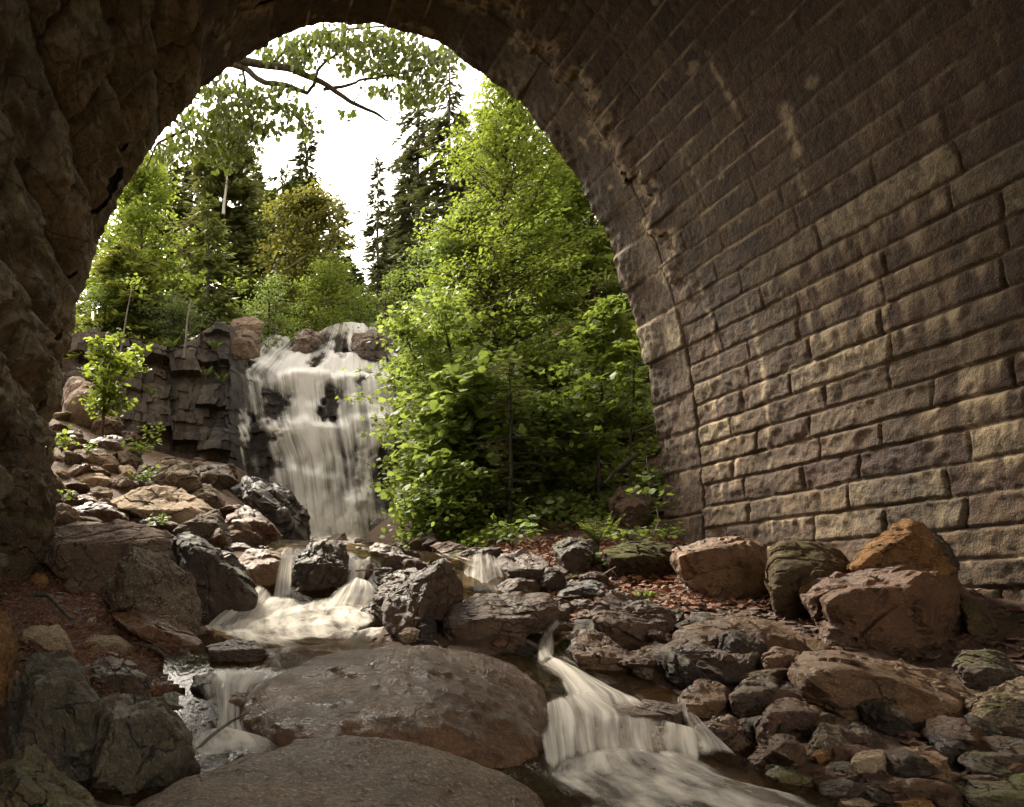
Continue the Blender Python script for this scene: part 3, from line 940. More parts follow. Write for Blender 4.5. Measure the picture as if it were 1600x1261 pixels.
dens = np.maximum(dens, 0.75 * strand)
dens = np.clip((dens - 0.10) * 1.40 + 0.45 * nz1 + 0.60 * nz2, 0, 1.3) * np.clip(body + strand, 0, 1)
dens = dens * sstep(0.0, 0.02, FV) * sstep(1.0, 0.985, FV)
FYo = FY0 - 0.15 - 0.10 * dens - 0.04 * nz1
me = mesh_arrays("waterfall", np.stack([FU, FYo, FZ + 0.05], -1).reshape(-1, 3), [grid_faces(len(fu_), len(fv_), True)], True,
                 {'dens': ('POINT', dens.ravel())}, uv=np.stack([FAN.ravel() * 4.2, FZ.ravel()], 1))
tag(obj("waterfall", me, M['fall']), "tall silky white waterfall spilling down the stepped dark cliff", "waterfall")

# ------------------------------------------------------------------ the stream between the rocks
lines = [([(520, 843, 16.5), (560, 865, 10), (500, 872, 7.4), (470, 940, 6.5), (450, 1000, 5.3), (410, 1040, 4.4)], 0.62),
         ([(410, 1040, 4.4), (366, 1110, 3.8), (358, 1185, 3.35), (310, 1240, 2.95)], 0.34),
         ([(640, 872, 9.0), (750, 884, 7.5), (750, 930, 6.9), (850, 985, 5.3), (850, 1050, 4.4), (900, 1100, 3.8), (960, 1150, 3.4), (1000, 1210, 3.05), (1050, 1270, 2.7)], 0.48),
         ([(1000, 1065, 4.2), (1060, 1085, 4.0), (1090, 1150, 3.4), (1180, 1215, 3.05), (1330, 1245, 2.9), (1550, 1262, 2.85)], 0.42),
         ([(260, 1235, 2.95), (600, 1250, 2.8), (1050, 1260, 2.7), (1500, 1290, 2.6)], 0.75)]
wx, wy = np.linspace(-2.2, 5.2, 220), np.linspace(1.3, 17.2, 330)
WX, WY = np.meshgrid(wx, wy, indexing='ij')
dist = np.full(WX.shape, 9.0)
for ln, hw in lines:
    p = np.array([W(*q)[:2] for q in ln])
    for a, b in zip(p[:-1], p[1:]):
        ab = b - a
        t_ = np.clip(((WX - a[0]) * ab[0] + (WY - a[1]) * ab[1]) / (ab @ ab), 0, 1)
        dist = np.minimum(dist, np.hypot(WX - a[0] - t_ * ab[0], WY - a[1] - t_ * ab[1]) / hw)
WZ = water_z(WX, WY) + 0.012 * fbm(np.stack([WX * 4, WY * 2, 0 * WX], -1), 3)
fc = grid_faces(len(wx), len(wy))
fc = fc[(dist.ravel()[fc] < 1.0).all(1)]
me = mesh_arrays("stream_water", np.stack([WX, WY, WZ], -1).reshape(-1, 3), [fc], True, {'dens': ('POINT', (0.6 * sstep(1.0, 0.3, dist) * sstep(-0.4, 0.3, fbm(np.stack([WX * .9, WY * .9, 0 * WX], -1), 2))).ravel())})
tag(obj("stream_water", me, M['water']), kind='structure')


def ribbon(label, secs, mat, nu=40, nv=90, dens=0.75, fade_a=0.08, fade_b=0.15, edge=0.22, bulge=0.05, lift=0.03, seed=0, gap=0.35, name="cascade", cat="cascade", mask=None):
    """a sheet of white water through cross-sections (px left, py left, px right, py right, Y left, Y right)"""
    A = np.array([W(s[0], s[1], s[4]) for s in secs])
    B = np.array([W(s[2], s[3], s[5] if len(s) > 5 else s[4]) for s in secs])
    tk = np.arange(len(secs), dtype=float)
    tv = np.linspace(0, len(secs) - 1, nv)

    def cr(Pk):
        Q = np.concatenate([2 * Pk[:1] - Pk[1:2], Pk, 2 * Pk[-1:] - Pk[-2:-1]])
        i = np.clip(tv.astype(int), 0, len(Pk) - 2)
        t = (tv - i)[:, None]
        p0, p1, p2, p3 = Q[i], Q[i + 1], Q[i + 2], Q[i + 3]
        m1, m2 = (p2 - p0) * 0.36, (p3 - p1) * 0.36
        return (2 * t**3 - 3 * t**2 + 1) * p1 + (t**3 - 2 * t**2 + t) * m1 + (-2 * t**3 + 3 * t**2) * p2 + (t**3 - t**2) * m2
    a, b = cr(A), cr(B)
    u = np.linspace(0, 1, nu)
    P = a[None] * (1 - u)[:, None, None] + b[None] * u[:, None, None]
    mid = P[nu // 2]
    arc = np.concatenate([[0], np.cumsum(np.linalg.norm(np.diff(mid, axis=0), axis=1))])
    wid = np.linalg.norm(b - a, axis=1).mean()
    Uu, Vv = np.meshgrid(u * wid, arc, indexing='ij')
    n1 = fbm(np.stack([Uu * 9, Vv * 1.6, 0 * Uu + seed * 3.7], -1), 4)
    n2 = fbm(np.stack([Uu * 3, Vv * 2.2, 0 * Uu + seed * 5.1 + 9], -1), 3)
    uu2 = u[:, None] + 0 * Vv
    vv = Vv / arc[-1]
    ed_ = np.minimum(uu2, 1 - uu2) + 0.16 * n1 + 0.08 * n2
    d = dens * sstep(0.0, edge, ed_) * sstep(-0.01, fade_a, vv + 0.02 * n1) * sstep(-0.01, fade_b, 1 - vv + 0.05 * n1)
    d = np.clip(d * (1 + gap * n1 + 0.35 * n2), 0, 1.1)
    if mask is not None:
        d = d * np.clip(mask(uu2, vv) + 0.35 * n1, 0, 1)
    P[..., 2] += lift + bulge * np.sqrt(np.clip(np.minimum(uu2, 1 - uu2) * 2, 0, 1)) + 0.03 * n2 * wid
    P[..., 1] -= 0.02 + 0.02 * n1
    me = mesh_arrays(name, P.reshape(-1, 3), [grid_faces(nu, nv)], True, {'dens': ('POINT', d.ravel())}, uv=np.stack([Uu.ravel(), Vv.ravel()], 1))
    return tag(obj(name, me, M[mat]), label, cat)


ribbon("thin white cascade dropping between the tan rock and the lichened dark rock", [(440, 866, 460, 866, 6.95), (436, 880, 459, 880, 6.85), (430, 915, 456, 915, 6.78), (424, 955, 455, 955, 6.7)], 'cascade', dens=0.85, seed=1)
ribbon("fan of white water sliding into the left of the pool under a dark boulder", [(396, 920, 432, 946, 6.6, 6.6), (376, 940, 432, 962, 6.3, 6.4), (340, 968, 415, 985, 6.0, 6.1), (312, 996, 400, 1004, 5.6, 5.7)], 'cascade', dens=0.9, seed=2, edge=0.15)
ribbon("cascade falling past a small square red stone right of the lichened dark rock", [(536, 888, 584, 882, 7.0), (538, 900, 574, 896, 6.92), (534, 922, 572, 922, 6.82), (528, 940, 580, 935, 6.75)], 'cascade', dens=0.62, seed=3, gap=0.8)
ribbon("domed white cascade flowing over a rounded stone into the pool", [(534, 926, 582, 922, 6.75), (515, 938, 592, 934, 6.55), (503, 955, 592, 950, 6.4), (490, 975, 585, 968, 6.25)], 'cascade', dens=0.9, seed=4, bulge=0.10)
ribbon("churned bright foam covering the pool above the big smooth boulder", [(388, 945, 590, 948, 6.55), (352, 966, 602, 962, 6.15), (325, 985, 608, 978, 5.8), (318, 1000, 606, 990, 5.5), (345, 1012, 596, 999, 5.2), (400, 1021, 575, 1008, 4.95)], 'foam', nu=90, nv=80, dens=0.85, fade_a=0.10, fade_b=0.22, edge=0.10, bulge=0.03, seed=5, gap=0.25, name="pool_foam", cat="foam")
ribbon("thin streaks of foam curling round the left of the big smooth boulder", [(345, 1030, 480, 1014, 4.8), (335, 1050, 450, 1032, 4.5), (325, 1070, 425, 1058, 4.25), (318, 1088, 400, 1085, 4.05)], 'cascade', dens=0.42, seed=6, gap=1.2, bulge=0.01)
ribbon("left cascade tumbling past the big smooth boulder's left end", [(318, 1066, 420, 1062, 4.15), (312, 1084, 402, 1086, 4.0), (318, 1110, 392, 1112, 3.85), (322, 1145, 388, 1145, 3.65), (306, 1178, 400, 1176, 3.45)], 'cascade', nu=60, dens=0.70, seed=7, gap=0.7)
ribbon("pale froth spreading at the foot of the left cascade", [(300, 1160, 400, 1160, 3.55), (285, 1178, 440, 1172, 3.4), (290, 1192, 452, 1184, 3.3), (300, 1205, 440, 1196, 3.22)], 'foam', dens=0.75, seed=8, gap=0.5, name="pool_foam", cat="foam")
ribbon("small three-strand cascade under the mossy slabs near the falls pool", [(728, 876, 772, 874, 7.55), (722, 888, 778, 888, 7.45), (716, 908, 786, 908, 7.3), (712, 930, 794, 930, 7.1)], 'cascade', dens=0.75, seed=9, gap=0.9)
ribbon("narrow spout of white water between purple slabs above the right channel", [(856, 984, 880, 990, 5.3), (848, 1000, 868, 1006, 5.1), (838, 1018, 864, 1022, 4.9), (836, 1040, 862, 1042, 4.65), (840, 1058, 872, 1052, 4.4)], 'cascade', dens=0.75, seed=10, lift=0.05)
ribbon("white chute running down beside the right end of the big smooth boulder", [(842, 1048, 880, 1046, 4.45), (858, 1066, 912, 1062, 4.2), (868, 1088, 948, 1082, 4.0), (872, 1112, 990, 1100, 3.8), (872, 1142, 1010, 1122, 3.6)], 'cascade', nu=60, dens=0.95, seed=11, edge=0.14, gap=0.3)
ribbon("broad veil of water pouring over the flat brown ledge on the right", [(846, 1108, 985, 1112, 3.72), (842, 1135, 1066, 1138, 3.55), (842, 1156, 1082, 1150, 3.42), (846, 1184, 1084, 1176, 3.30), (850, 1216, 1092, 1208, 3.18)], 'cascade', nu=110, dens=0.85, seed=12, edge=0.08, gap=0.7, bulge=0.06, mask=lambda u, v: 1 - 0.9 * sstep(0.36, 0.62, u) * sstep(0.55, 0.38, v) - 0.35 * sstep(0.5, 0.8, u))
ribbon("churning foam spreading at the foot of the ledge in the right foreground", [(850, 1196, 1090, 1192, 3.22), (840, 1212, 1120, 1205, 3.1), (838, 1230, 1160, 1222, 2.96), (870, 1256, 1205, 1244, 2.74), (890, 1300, 1320, 1280, 2.40), (880, 1350, 1400, 1330, 2.10)], 'foam', nu=110, nv=90, dens=0.8, seed=13, mask=lambda u, v: 1.0 - 0.55 * sstep(0.55, 0.95, u) - 0.35 * sstep(0.5, 1.0, v), edge=0.14, gap=0.5, fade_b=0.05, name="pool_foam", cat="foam")
ribbon("slanting white spill between the ledge and the wet streaked shard", [(1058, 1130, 1092, 1140, 3.5), (1066, 1150, 1108, 1156, 3.4), (1078, 1176, 1130, 1176, 3.28), (1076, 1206, 1156, 1200, 3.16)], 'cascade', dens=0.66, seed=14, gap=0.6)
ribbon("tiny trickle over the dark lip of the debris-strewn slab", [(1030, 1112, 1070, 1108, 3.74), (1032, 1122, 1072, 1118, 3.7), (1034, 1136, 1074, 1134, 3.66)], 'cascade', dens=0.5, seed=15, gap=1.3)
ribbon("white water spreading across the pool right at the foot of the falls", [(478, 840, 640, 848, 16.3), (476, 852, 640, 858, 14.5), (490, 868, 560, 872, 11.5)], 'foam', dens=0.8, seed=16, name="pool_foam", cat="foam")
ribbon("veil of fine spray hanging at the foot of the waterfall", [(440, 770, 640, 770, 16.35), (446, 800, 646, 800, 16.2), (452, 835, 650, 838, 16.0), (458, 860, 655, 862, 15.8)], 'foam', nu=60, nv=60, dens=0.42, seed=17, fade_a=0.5, edge=0.25, gap=0.3, lift=0, name="spray", cat="spray")


# ------------------------------------------------------------------ rocks
_ico = {}


def ico(n):
    if n not in _ico:
        bm = bmesh.new()
        bmesh.ops.create_icosphere(bm, subdivisions=n + 1, radius=1.0)
        V = np.array([v.co[:] for v in bm.verts])
        V /= np.linalg.norm(V, axis=1, keepdims=True)
        Fc = np.array([[v.index for v in f.verts] for f in bm.faces], np.int32)
        bm.free()
        _ico[n] = (V, Fc)
    return _ico[n]


def hull_planes(P):
    bm = bmesh.new()
    for p in P:
        bm.verts.new(p)
    r = bmesh.ops.convex_hull(bm, input=bm.verts[:])
    bm.normal_update()
    c = P.mean(0)
    pl = []
    for f in bm.faces:
        nrm = np.array(f.normal[:])
        if f.calc_area() < 1e-8:
            continue
        h = nrm @ (np.array(f.verts[0].co[:]) - c)
        if h < 0:
            nrm, h = -nrm, -h
        for q in pl:
            if q[0] @ nrm > 0.998:
                q[1] = max(q[1], h)
                break
        else:
            pl.append([nrm, h])
    bm.free()
    return c, np.array([q[0] for q in pl]), np.maximum(np.array([q[1] for q in pl]), 1e-3)


def rock_mesh(name, P, sharp, lvl, rough, seed, chips=5):
    c, N, H = hull_planes(P)
    rr = np.random.default_rng(seed)
    size = np.ptp(P, axis=0)
    D, Fc = ico(lvl)
    U = D * (size / size.max())
    U /= np.linalg.norm(U, axis=1, keepdims=True)
    ex, eh = [], []
    for k in range(chips):                                # broken-off corners
        d = rr.normal(size=3)
        d /= np.linalg.norm(d)
        sup = ((P - c) @ d).max()
        ex.append(d)
        eh.append(sup * rr.uniform(0.86, 0.97))
    for k in range(14 if chips else 0):                   # small spalls along the edges
        d = rr.normal(size=3)
        d /= np.linalg.norm(d)
        ex.append(d)
        eh.append(((P - c) @ d).max() * rr.uniform(0.94, 0.99))
    if ex:
        N2, H2 = np.concatenate([N, ex]), np.concatenate([H, eh])
    else:
        N2, H2 = N, H
    sharp = sharp * 3.0 if sharp > 16 else sharp
    q = np.clip(U @ N2.T, 0, None) / H2
    qm = q.max(1, keepdims=True)
    r = 1.0 / (qm[:, 0] * ((q / qm) ** sharp).sum(1) ** (1.0 / sharp))
    V = U * r[:, None]
    s = float(np.cbrt(np.prod(np.maximum(size, 0.05))))
    o = rr.uniform(-50, 50, 3)
    X = V / s + o
    lay = rr.normal(size=3); lay /= np.linalg.norm(lay)
    strat = np.abs(((V @ lay) / s * 5 + 0.6 * fbm(X * 1.5, 2)) % 1.0 - 0.5) * 2
    d = rough * s * (0.060 * fbm(X * 1.7, 3) + 0.022 * ridged(X * 4.2 + 9, 3) + 0.016 * fbm(X * 11, 3) - (0.026 if chips else 0.0) * sstep(0.86, 1.0, strat) + (0.0 if chips else 0.007) * ridged(X * 9 + 3, 3))
    if chips:                                             # fracture facets: tilted flats with small steps between them
        ks = V[rr.integers(0, len(V), 46)] * 0.97
        kn = np.argmin(((V[:, None] - ks[None]) ** 2).sum(-1), axis=1)
        tl = rr.normal(size=(46, 3)) * 0.13
        d = d + rough * np.clip(((V - ks[kn]) * tl[kn]).sum(1), -0.024 * s, 0.024 * s) + rough * s * 0.011 * rr.normal(size=46)[kn]
    V = V + U * d[:, None]
    lo_, hi_ = V.min(0), V.max(0)
    pl_, ph_ = P.min(0) - c, P.max(0) - c
    f_ = np.clip((ph_ - pl_) / (hi_ - lo_), 1.0, 1.3)
    V = (V - (lo_ + hi_) / 2) * f_ + (pl_ + ph_) / 2 + c
    base = np.array([c[0], c[1], V[:, 2].min()])
    me = mesh_arrays(name, V - base, [Fc], True)
    if chips:
        me.set_sharp_from_angle(angle=math.radians(24))
    return me, base


ROCK_N = 0
PLACED = []


def rock(mat, label, out, ridge=None, name="rock", Y=None, D=None, sharp=26, rough=1.0, chips=5, anchor=None, group=None, sink=0.06, lean=0.12, lvl=None):
    """a stone from its outline in the photo: real depth where its foot meets the ground, real thickness behind that outline"""
    global ROCK_N
    ROCK_N += 1
    O = np.array(out, float)
    yb, yt = O[:, 1].max(), O[:, 1].min()
    if Y is None:
        ax, ay = anchor if anchor else (O[O[:, 1] > yb - 0.25 * (yb - yt) - 2][:, 0].mean(), yb - 2)
        Y = ground_depth(ax, ay)
    w, h = np.ptp(O[:, 0]) / F * Y, (yb - yt) / F * Y
    if D is None:
        D = float(np.clip(0.85 * math.sqrt(w * h) + 0.15 * w, 0.08, 2.2))
    O[:, 1] += np.where(O[:, 1] > yb - 0.2 * (yb - yt), sink * (yb - yt), 0)       # foot a little in the ground
    t = np.clip((O[:, 1] - yt) / (yb - yt), 0, 1)
    dep = Y + D * (0.10 + 0.75 * (1 - t) ** 0.9)
    pts = [W(x, y, d) for (x, y), d in zip(O, dep)]
    if ridge is None:
        xl, xr = O[:, 0].min(), O[:, 0].max()
        ridge = [(xl + (xr - xl) * f, yt + (yb - yt) * g) for f, g in ((0.2, 0.5), (0.5, 0.36), (0.78, 0.46))]
    for i, (x, y) in enumerate(ridge):
        tr = (y - yt) / (yb - yt)
        pts.append(W(x, y, Y + D * (lean[i] if isinstance(lean, list) else lean * (1 - tr))))
    cx, cy = O[:, 0].mean(), O[:, 1].mean()
    for (x, y), d in zip(O, dep):                          # the hidden back, drawn in so it stays behind the outline
        pts.append(W(cx + (x - cx) * 0.72, cy + (y - cy) * 0.72 + 0.1 * (yb - yt), Y + D * 1.05))
    P = np.array(pts)
    px = max(np.ptp(O[:, 0]), yb - yt)
    if lvl is None:
        lvl = 6 if px > 330 else 5 if px > 95 else 4 if px > 38 else 3
    me, base = rock_mesh(name, P, sharp, lvl, rough, ROCK_N * 13 + 5, chips)
    o = obj(name, me, M[mat], None, base)
    tag(o, label, "boulder" if name == "boulder" else "slab" if name == "slab" else "rock", group)
    PLACED.append((cx, cy, np.ptp(O[:, 0]) / 2, (yb - yt) / 2))
    return o


B, S_ = "boulder", "slab"
# --- the two big stones in the foreground
rock('boulder', "huge smooth wet brown boulder filling the middle foreground", [(368, 1122), (372, 1100), (388, 1076), (425, 1050), (485, 1026), (560, 1010), (640, 1004), (715, 1005), (780, 1018), (830, 1047), (860, 1086), (876, 1130), (878, 1172), (868, 1208), (850, 1226), (760, 1228), (600, 1216), (470, 1195), (395, 1165)],
     [(470, 1075), (560, 1056), (650, 1048), (740, 1056), (810, 1092), (430, 1125), (520, 1118), (650, 1112), (770, 1122), (838, 1150), (450, 1165), (640, 1165), (800, 1180)], B, Y=3.15, D=1.25, sharp=10, rough=0.58, chips=0, lean=[0.44, 0.42, 0.40, 0.42, 0.44, 0.24, 0.17, 0.14, 0.18, 0.26, 0.10, 0.03, 0.08])
rock('speckled', "flat speckled grey slab across the bottom edge before the big boulder", [(180, 1275), (235, 1240), (300, 1212), (420, 1168), (560, 1142), (690, 1172), (800, 1206), (848, 1236), (872, 1275), (880, 1370), (500, 1400), (190, 1370)],
     [(240, 1330), (420, 1300), (620, 1290), (800, 1320)], S_, Y=2.12, D=0.98, sharp=16, rough=0.55, chips=0, sink=0, lean=0.1)
# --- left foreground
rock('slime', "large dark mossy rock at the left edge with pale root-like cracks", [(30, 1085), (40, 1030), (62, 1018), (115, 1032), (148, 1080), (178, 1112), (176, 1180), (165, 1262), (60, 1290), (0, 1265), (8, 1170)], [(48, 1068), (85, 1075), (118, 1070), (142, 1098)], B, sharp=30, Y=3.0, D=0.75)
rock('slime', "dark algae-stained boulder with a lit rough top beside the left cascade", [(148, 1100), (168, 1078), (205, 1086), (242, 1097), (264, 1118), (286, 1156), (302, 1194), (298, 1206), (240, 1228), (190, 1275), (120, 1290), (130, 1180)], [(165, 1130), (212, 1116), (252, 1108)], B, sharp=34, Y=2.95, D=0.7)
rock('green', "pointed olive-green slab in the bottom left corner", [(-40, 1215), (0, 1194), (22, 1184), (45, 1162), (72, 1192), (142, 1265), (160, 1330), (-40, 1340)], [(2, 1206), (28, 1232), (52, 1290)], S_, Y=2.2, D=0.5, sharp=34)
rock('dark', "small algae-green rock at the lip of the left cascade", [(248, 1096), (258, 1082), (286, 1085), (312, 1093), (332, 1112), (346, 1142), (330, 1162), (308, 1160), (288, 1150), (268, 1122)], [(262, 1100), (292, 1104), (318, 1124)], sharp=32)
rock('rust', "small wet red rock under the tangle of dead needles", [(228, 1072), (250, 1054), (276, 1062), (284, 1079), (262, 1090), (238, 1092)], sharp=34)
rock('dark', "dark rock face under the needle bank left of the stream", [(128, 1048), (150, 1030), (195, 1028), (232, 1058), (228, 1092), (195, 1094), (150, 1080)], sharp=26)
rock('orange', "bright lichened rock cut by the left edge of the picture", [(-60, 965), (-20, 950), (6, 955), (22, 976), (28, 1010), (25, 1062), (12, 1112), (-5, 1142), (-60, 1140)], [(-10, 990), (8, 1020), (5, 1080)], Y=3.55, sharp=14)
rock('tan', "narrow tan stone wedged beside the lichened rock at the left edge", [(12, 1064), (24, 1048), (40, 1060), (40, 1094), (30, 1106), (14, 1102)], sharp=28, Y=3.5)
rock('pale', "flat grey slab lying among dead needles near the left edge", [(28, 1002), (32, 986), (58, 978), (84, 978), (106, 1004), (120, 1022), (92, 1026), (50, 1014)], name=S_, sharp=36, D=0.3)
rock('pale', "flat pale grey slab on the needle bank above the dark algae rocks", [(126, 1010), (150, 992), (180, 995), (210, 1011), (196, 1020), (160, 1024)], name=S_, sharp=36, D=0.25)
rock('pale', "small pale stone lying in the dead needles of the left bank", [(133, 980), (138, 968), (150, 964), (151, 978), (145, 983)], sharp=36)
rock('brown', "small flat brown stone at the foot of the broad slab on the needle bank", [(98, 916), (106, 905), (117, 905), (128, 921), (122, 931), (108, 924)], sharp=30)
rock('orange', "small yellowish stone by the foot of the rugged left wall", [(46, 906), (54, 895), (72, 897), (76, 912), (60, 921)], sharp=24)
rock('bulge', "dark round mossy boulder bulging out of the rugged left wall", [(-70, 660), (0, 644), (22, 655), (46, 690), (72, 738), (87, 785), (84, 832), (68, 872), (40, 915), (0, 932), (-70, 935)], [(0, 700), (40, 760), (48, 820), (20, 880)], B, Y=6.35, D=1.0, sharp=14, rough=1.5)
rock('rust', "long reddish rock stepping down below the pointed grey rock", [(174, 960), (190, 952), (226, 955), (262, 972), (310, 996), (323, 1012), (326, 1038), (300, 1036), (265, 1022), (230, 1006), (200, 986)], [(212, 988), (242, 982), (282, 996), (308, 1012)], sharp=34)
rock('wet', "flat dark rock lying in the stream left of the foamy pool", [(320, 1010), (350, 1002), (395, 1002), (411, 1012), (421, 1026), (392, 1035), (330, 1034)], [(330, 1016), (370, 1018), (402, 1014)], sharp=34, Y=4.36, D=0.4)
rock('black', "dark wet stone at the head of the left cascade", [(296, 1078), (306, 1058), (330, 1050), (350, 1060), (352, 1082), (324, 1090)], None, Y=3.95, D=0.3)
rock('wet', "small wet stone splitting the left cascade", [(352, 1100), (362, 1082), (384, 1080), (392, 1098), (376, 1110)], None, Y=3.75, D=0.2)
# --- left talus
rock('brown', "broad smooth brown slab with twigs in front of the pale block, left talus", [(64, 876), (70, 848), (82, 826), (160, 817), (222, 815), (256, 826), (273, 846), (284, 892), (262, 932), (160, 938), (110, 918)], [(84, 860), (150, 850), (230, 852)], B, sharp=20, rough=0.6, lean=0.5)
rock('lich', "pointed grey lichen-covered rock standing on the needle bank", [(158, 930), (166, 914), (210, 857), (222, 860), (273, 876), (301, 906), (312, 926), (310, 986), (270, 966), (222, 948), (178, 954)], [(206, 880), (202, 912), (216, 946)], B, sharp=40, lean=0.05)
rock('dark', "dark brown boulder overhanging the foamy pool beside the pointed grey rock", [(270, 846), (286, 836), (312, 838), (332, 851), (362, 871), (386, 896), (399, 926), (395, 946), (345, 960), (316, 982), (300, 970), (296, 900)], [(284, 864), (330, 866), (370, 900), (394, 930)], B, sharp=28)
rock('pale', "large pale angular block in the middle of the left talus", [(173, 786), (200, 772), (230, 767), (262, 758), (281, 765), (302, 786), (331, 798), (310, 813), (290, 826), (267, 830), (240, 814), (197, 802)], [(198, 798), (236, 802), (270, 812), (302, 810), (326, 799)], B, sharp=44)
rock('lich', "dark lichen-patched boulder below the left cliff", [(212, 760), (234, 731), (250, 722), (278, 719), (301, 733), (316, 759), (308, 766), (280, 766), (250, 772), (215, 768)], sharp=30)
rock('brown', "tall rounded grey boulder leaning at the top of the left talus", [(92, 640), (100, 600), (116, 589), (140, 603), (160, 620), (172, 636), (160, 651), (142, 668), (130, 672), (100, 666)], name=B, sharp=15, rough=0.7)
rock('brown', "rounded wedge of rock under the right of the tall leaning boulder", [(134, 678), (160, 650), (172, 641), (186, 650), (194, 664), (172, 681), (150, 682)], sharp=18)
rock('dry', "block tucked beneath the left of the tall leaning boulder", [(96, 672), (112, 666), (126, 672), (134, 690), (118, 692), (104, 687)], sharp=26)
rock('rust', "squarish red-brown block under the rounded wedge", [(134, 692), (156, 684), (180, 680), (194, 684), (193, 702), (176, 706), (140, 700)], sharp=30)
rock('dry', "flat slab behind the small fern at the top left", [(84, 692), (105, 684), (136, 696), (110, 708), (90, 702)], name=S_, sharp=30)
rock('dry', "long rounded slab with a plant on it below the red-brown block", [(106, 709), (120, 700), (165, 700), (186, 716), (187, 730), (168, 732), (126, 724)], name=S_, sharp=22)
rock('dry', "leaning rock between the long rounded slab and the cliff foot ferns", [(184, 704), (200, 703), (216, 711), (230, 732), (210, 738), (190, 728)], sharp=30)
rock('pale', "pale leaning stone left of the lichen-patched boulder", [(184, 728), (200, 726), (216, 741), (211, 754), (190, 745)], sharp=30)
rock('pale', "flat-bottomed pale stone below the long rounded slab", [(117, 747), (130, 738), (160, 740), (177, 751), (160, 759), (126, 758)], sharp=26)
rock('dry', "low grey stone left of the flat-bottomed pale stone", [(100, 738), (118, 726), (137, 735), (124, 746), (108, 748)], sharp=26)
rock('dry', "triangular grey rock right of the flat-bottomed pale stone", [(170, 756), (190, 741), (211, 762), (208, 771), (176, 770)], sharp=34)
rock('dry', "grey block above the small reddish stones of the left talus", [(134, 768), (155, 760), (178, 766), (173, 783), (158, 787), (142, 778)], sharp=28)
rock('rust', "small reddish stone above the dark red mound", [(108, 780), (140, 770), (154, 784), (135, 795), (113, 790)], sharp=30)
rock('rust', "dark red-brown mound behind the broad smooth slab", [(98, 800), (155, 785), (198, 806), (202, 818), (140, 819), (102, 810)], sharp=18)
rock('pale', "thin pale slab at the foot of the dark red mound", [(86, 806), (96, 800), (114, 803), (138, 814), (112, 820)], name=S_, sharp=34)
rock('brown', "long thin brown slab lying along the top of the broad smooth slab", [(80, 826), (120, 815), (160, 816), (167, 822), (130, 830), (95, 830)], name=S_, sharp=30)
rock('lich', "grey rubble rock with a pointed top behind the pale angular block", [(294, 778), (310, 766), (328, 757), (351, 786), (352, 800), (326, 802)], sharp=30)
rock('lich', "broken grey mass of rock right of the pale angular block", [(268, 834), (290, 824), (312, 812), (346, 796), (360, 832), (358, 858), (328, 854)], sharp=26)
rock('wet', "low flat stone between the grey rock mass and the tan cascade rock", [(352, 858), (364, 849), (380, 848), (394, 856), (376, 864)], sharp=26)
rock('rust', "red-brown rock under the left of the wet black boulder", [(352, 806), (384, 792), (412, 810), (442, 842), (430, 856), (396, 856), (364, 844)], sharp=28)
rock('dark', "dark thick slab lying beneath the small left strand of the falls", [(304, 730), (322, 722), (357, 734), (361, 742), (374, 754), (334, 766), (312, 754)], name=S_, sharp=34)
rock('black', "wet black slab perched on the left of the large black boulder", [(352, 764), (384, 748), (402, 758), (390, 782), (360, 784)], name=S_, sharp=32)
rock('black', "large wet black boulder beside the foot of the waterfall", [(378, 776), (388, 750), (408, 747), (442, 764), (472, 795), (486, 822), (483, 848), (450, 854), (428, 836), (404, 806)], [(402, 770), (440, 790), (464, 824)], B, sharp=30, rough=1.4)
# --- centre
rock('tan', "tan water-worn rock left of the thin cascade", [(370, 880), (384, 864), (400, 857), (430, 860), (449, 874), (441, 902), (428, 932), (415, 948), (400, 934), (384, 908)], [(392, 888), (428, 880)], sharp=18, rough=0.7)
rock('tan', "thin tan plate lying above the thin cascade", [(428, 864), (452, 851), (476, 854), (472, 864), (442, 870)], name=S_, sharp=30)
rock('dark', "lichen-spotted dark rock standing between the two small cascades", [(452, 905), (459, 880), (480, 860), (505, 850), (526, 857), (541, 880), (549, 906), (546, 938), (520, 950), (480, 956), (457, 948)], [(464, 884), (500, 872), (532, 884)], B, sharp=22, rough=1.5)
rock('wet', "small pointed brown stone perched behind the lichen-spotted dark rock", [(514, 842), (524, 836), (540, 832), (543, 848), (530, 860), (518, 854)], sharp=34)
rock('dark', "dark rough stone right of the small pointed brown stone", [(534, 864), (546, 858), (562, 855), (584, 860), (582, 886), (562, 888), (544, 882)], sharp=24)
rock('rust', "small square red stone in the middle of the cascade", [(560, 882), (572, 872), (582, 870), (582, 926), (570, 928), (558, 920)], sharp=30)
rock('wet', "long flat-topped dark slab lying behind the tilted slab", [(576, 858), (590, 849), (622, 864), (662, 878), (664, 892), (622, 896), (592, 892), (578, 874)], name=S_, sharp=30)
rock('mossy', "left one of two thin mossy plates under the shrubs", [(650, 868), (670, 857), (686, 859), (684, 870), (662, 874)], name=S_, sharp=32)
rock('mossy', "right one of two thin mossy plates, above the three-strand cascade", [(688, 868), (712, 860), (746, 861), (743, 872), (715, 877)], name=S_, sharp=32)
rock('wet', "furrowed wet block left of the large tilted slab", [(578, 928), (600, 900), (630, 889), (662, 890), (652, 912), (626, 934), (600, 940), (584, 944)], sharp=26, rough=1.4)
rock('wet', "low wet stone under the furrowed block", [(576, 938), (600, 918), (626, 914), (636, 926), (616, 944), (600, 960), (588, 958)], sharp=24)
rock('wet', "large tilted dark slab with a sharp crest in the centre of the stream", [(598, 962), (610, 934), (650, 900), (690, 876), (703, 890), (716, 920), (719, 948), (690, 968), (660, 990), (630, 1004), (610, 992)], [(688, 886), (666, 932), (656, 976)], B, sharp=36, lean=0.02)
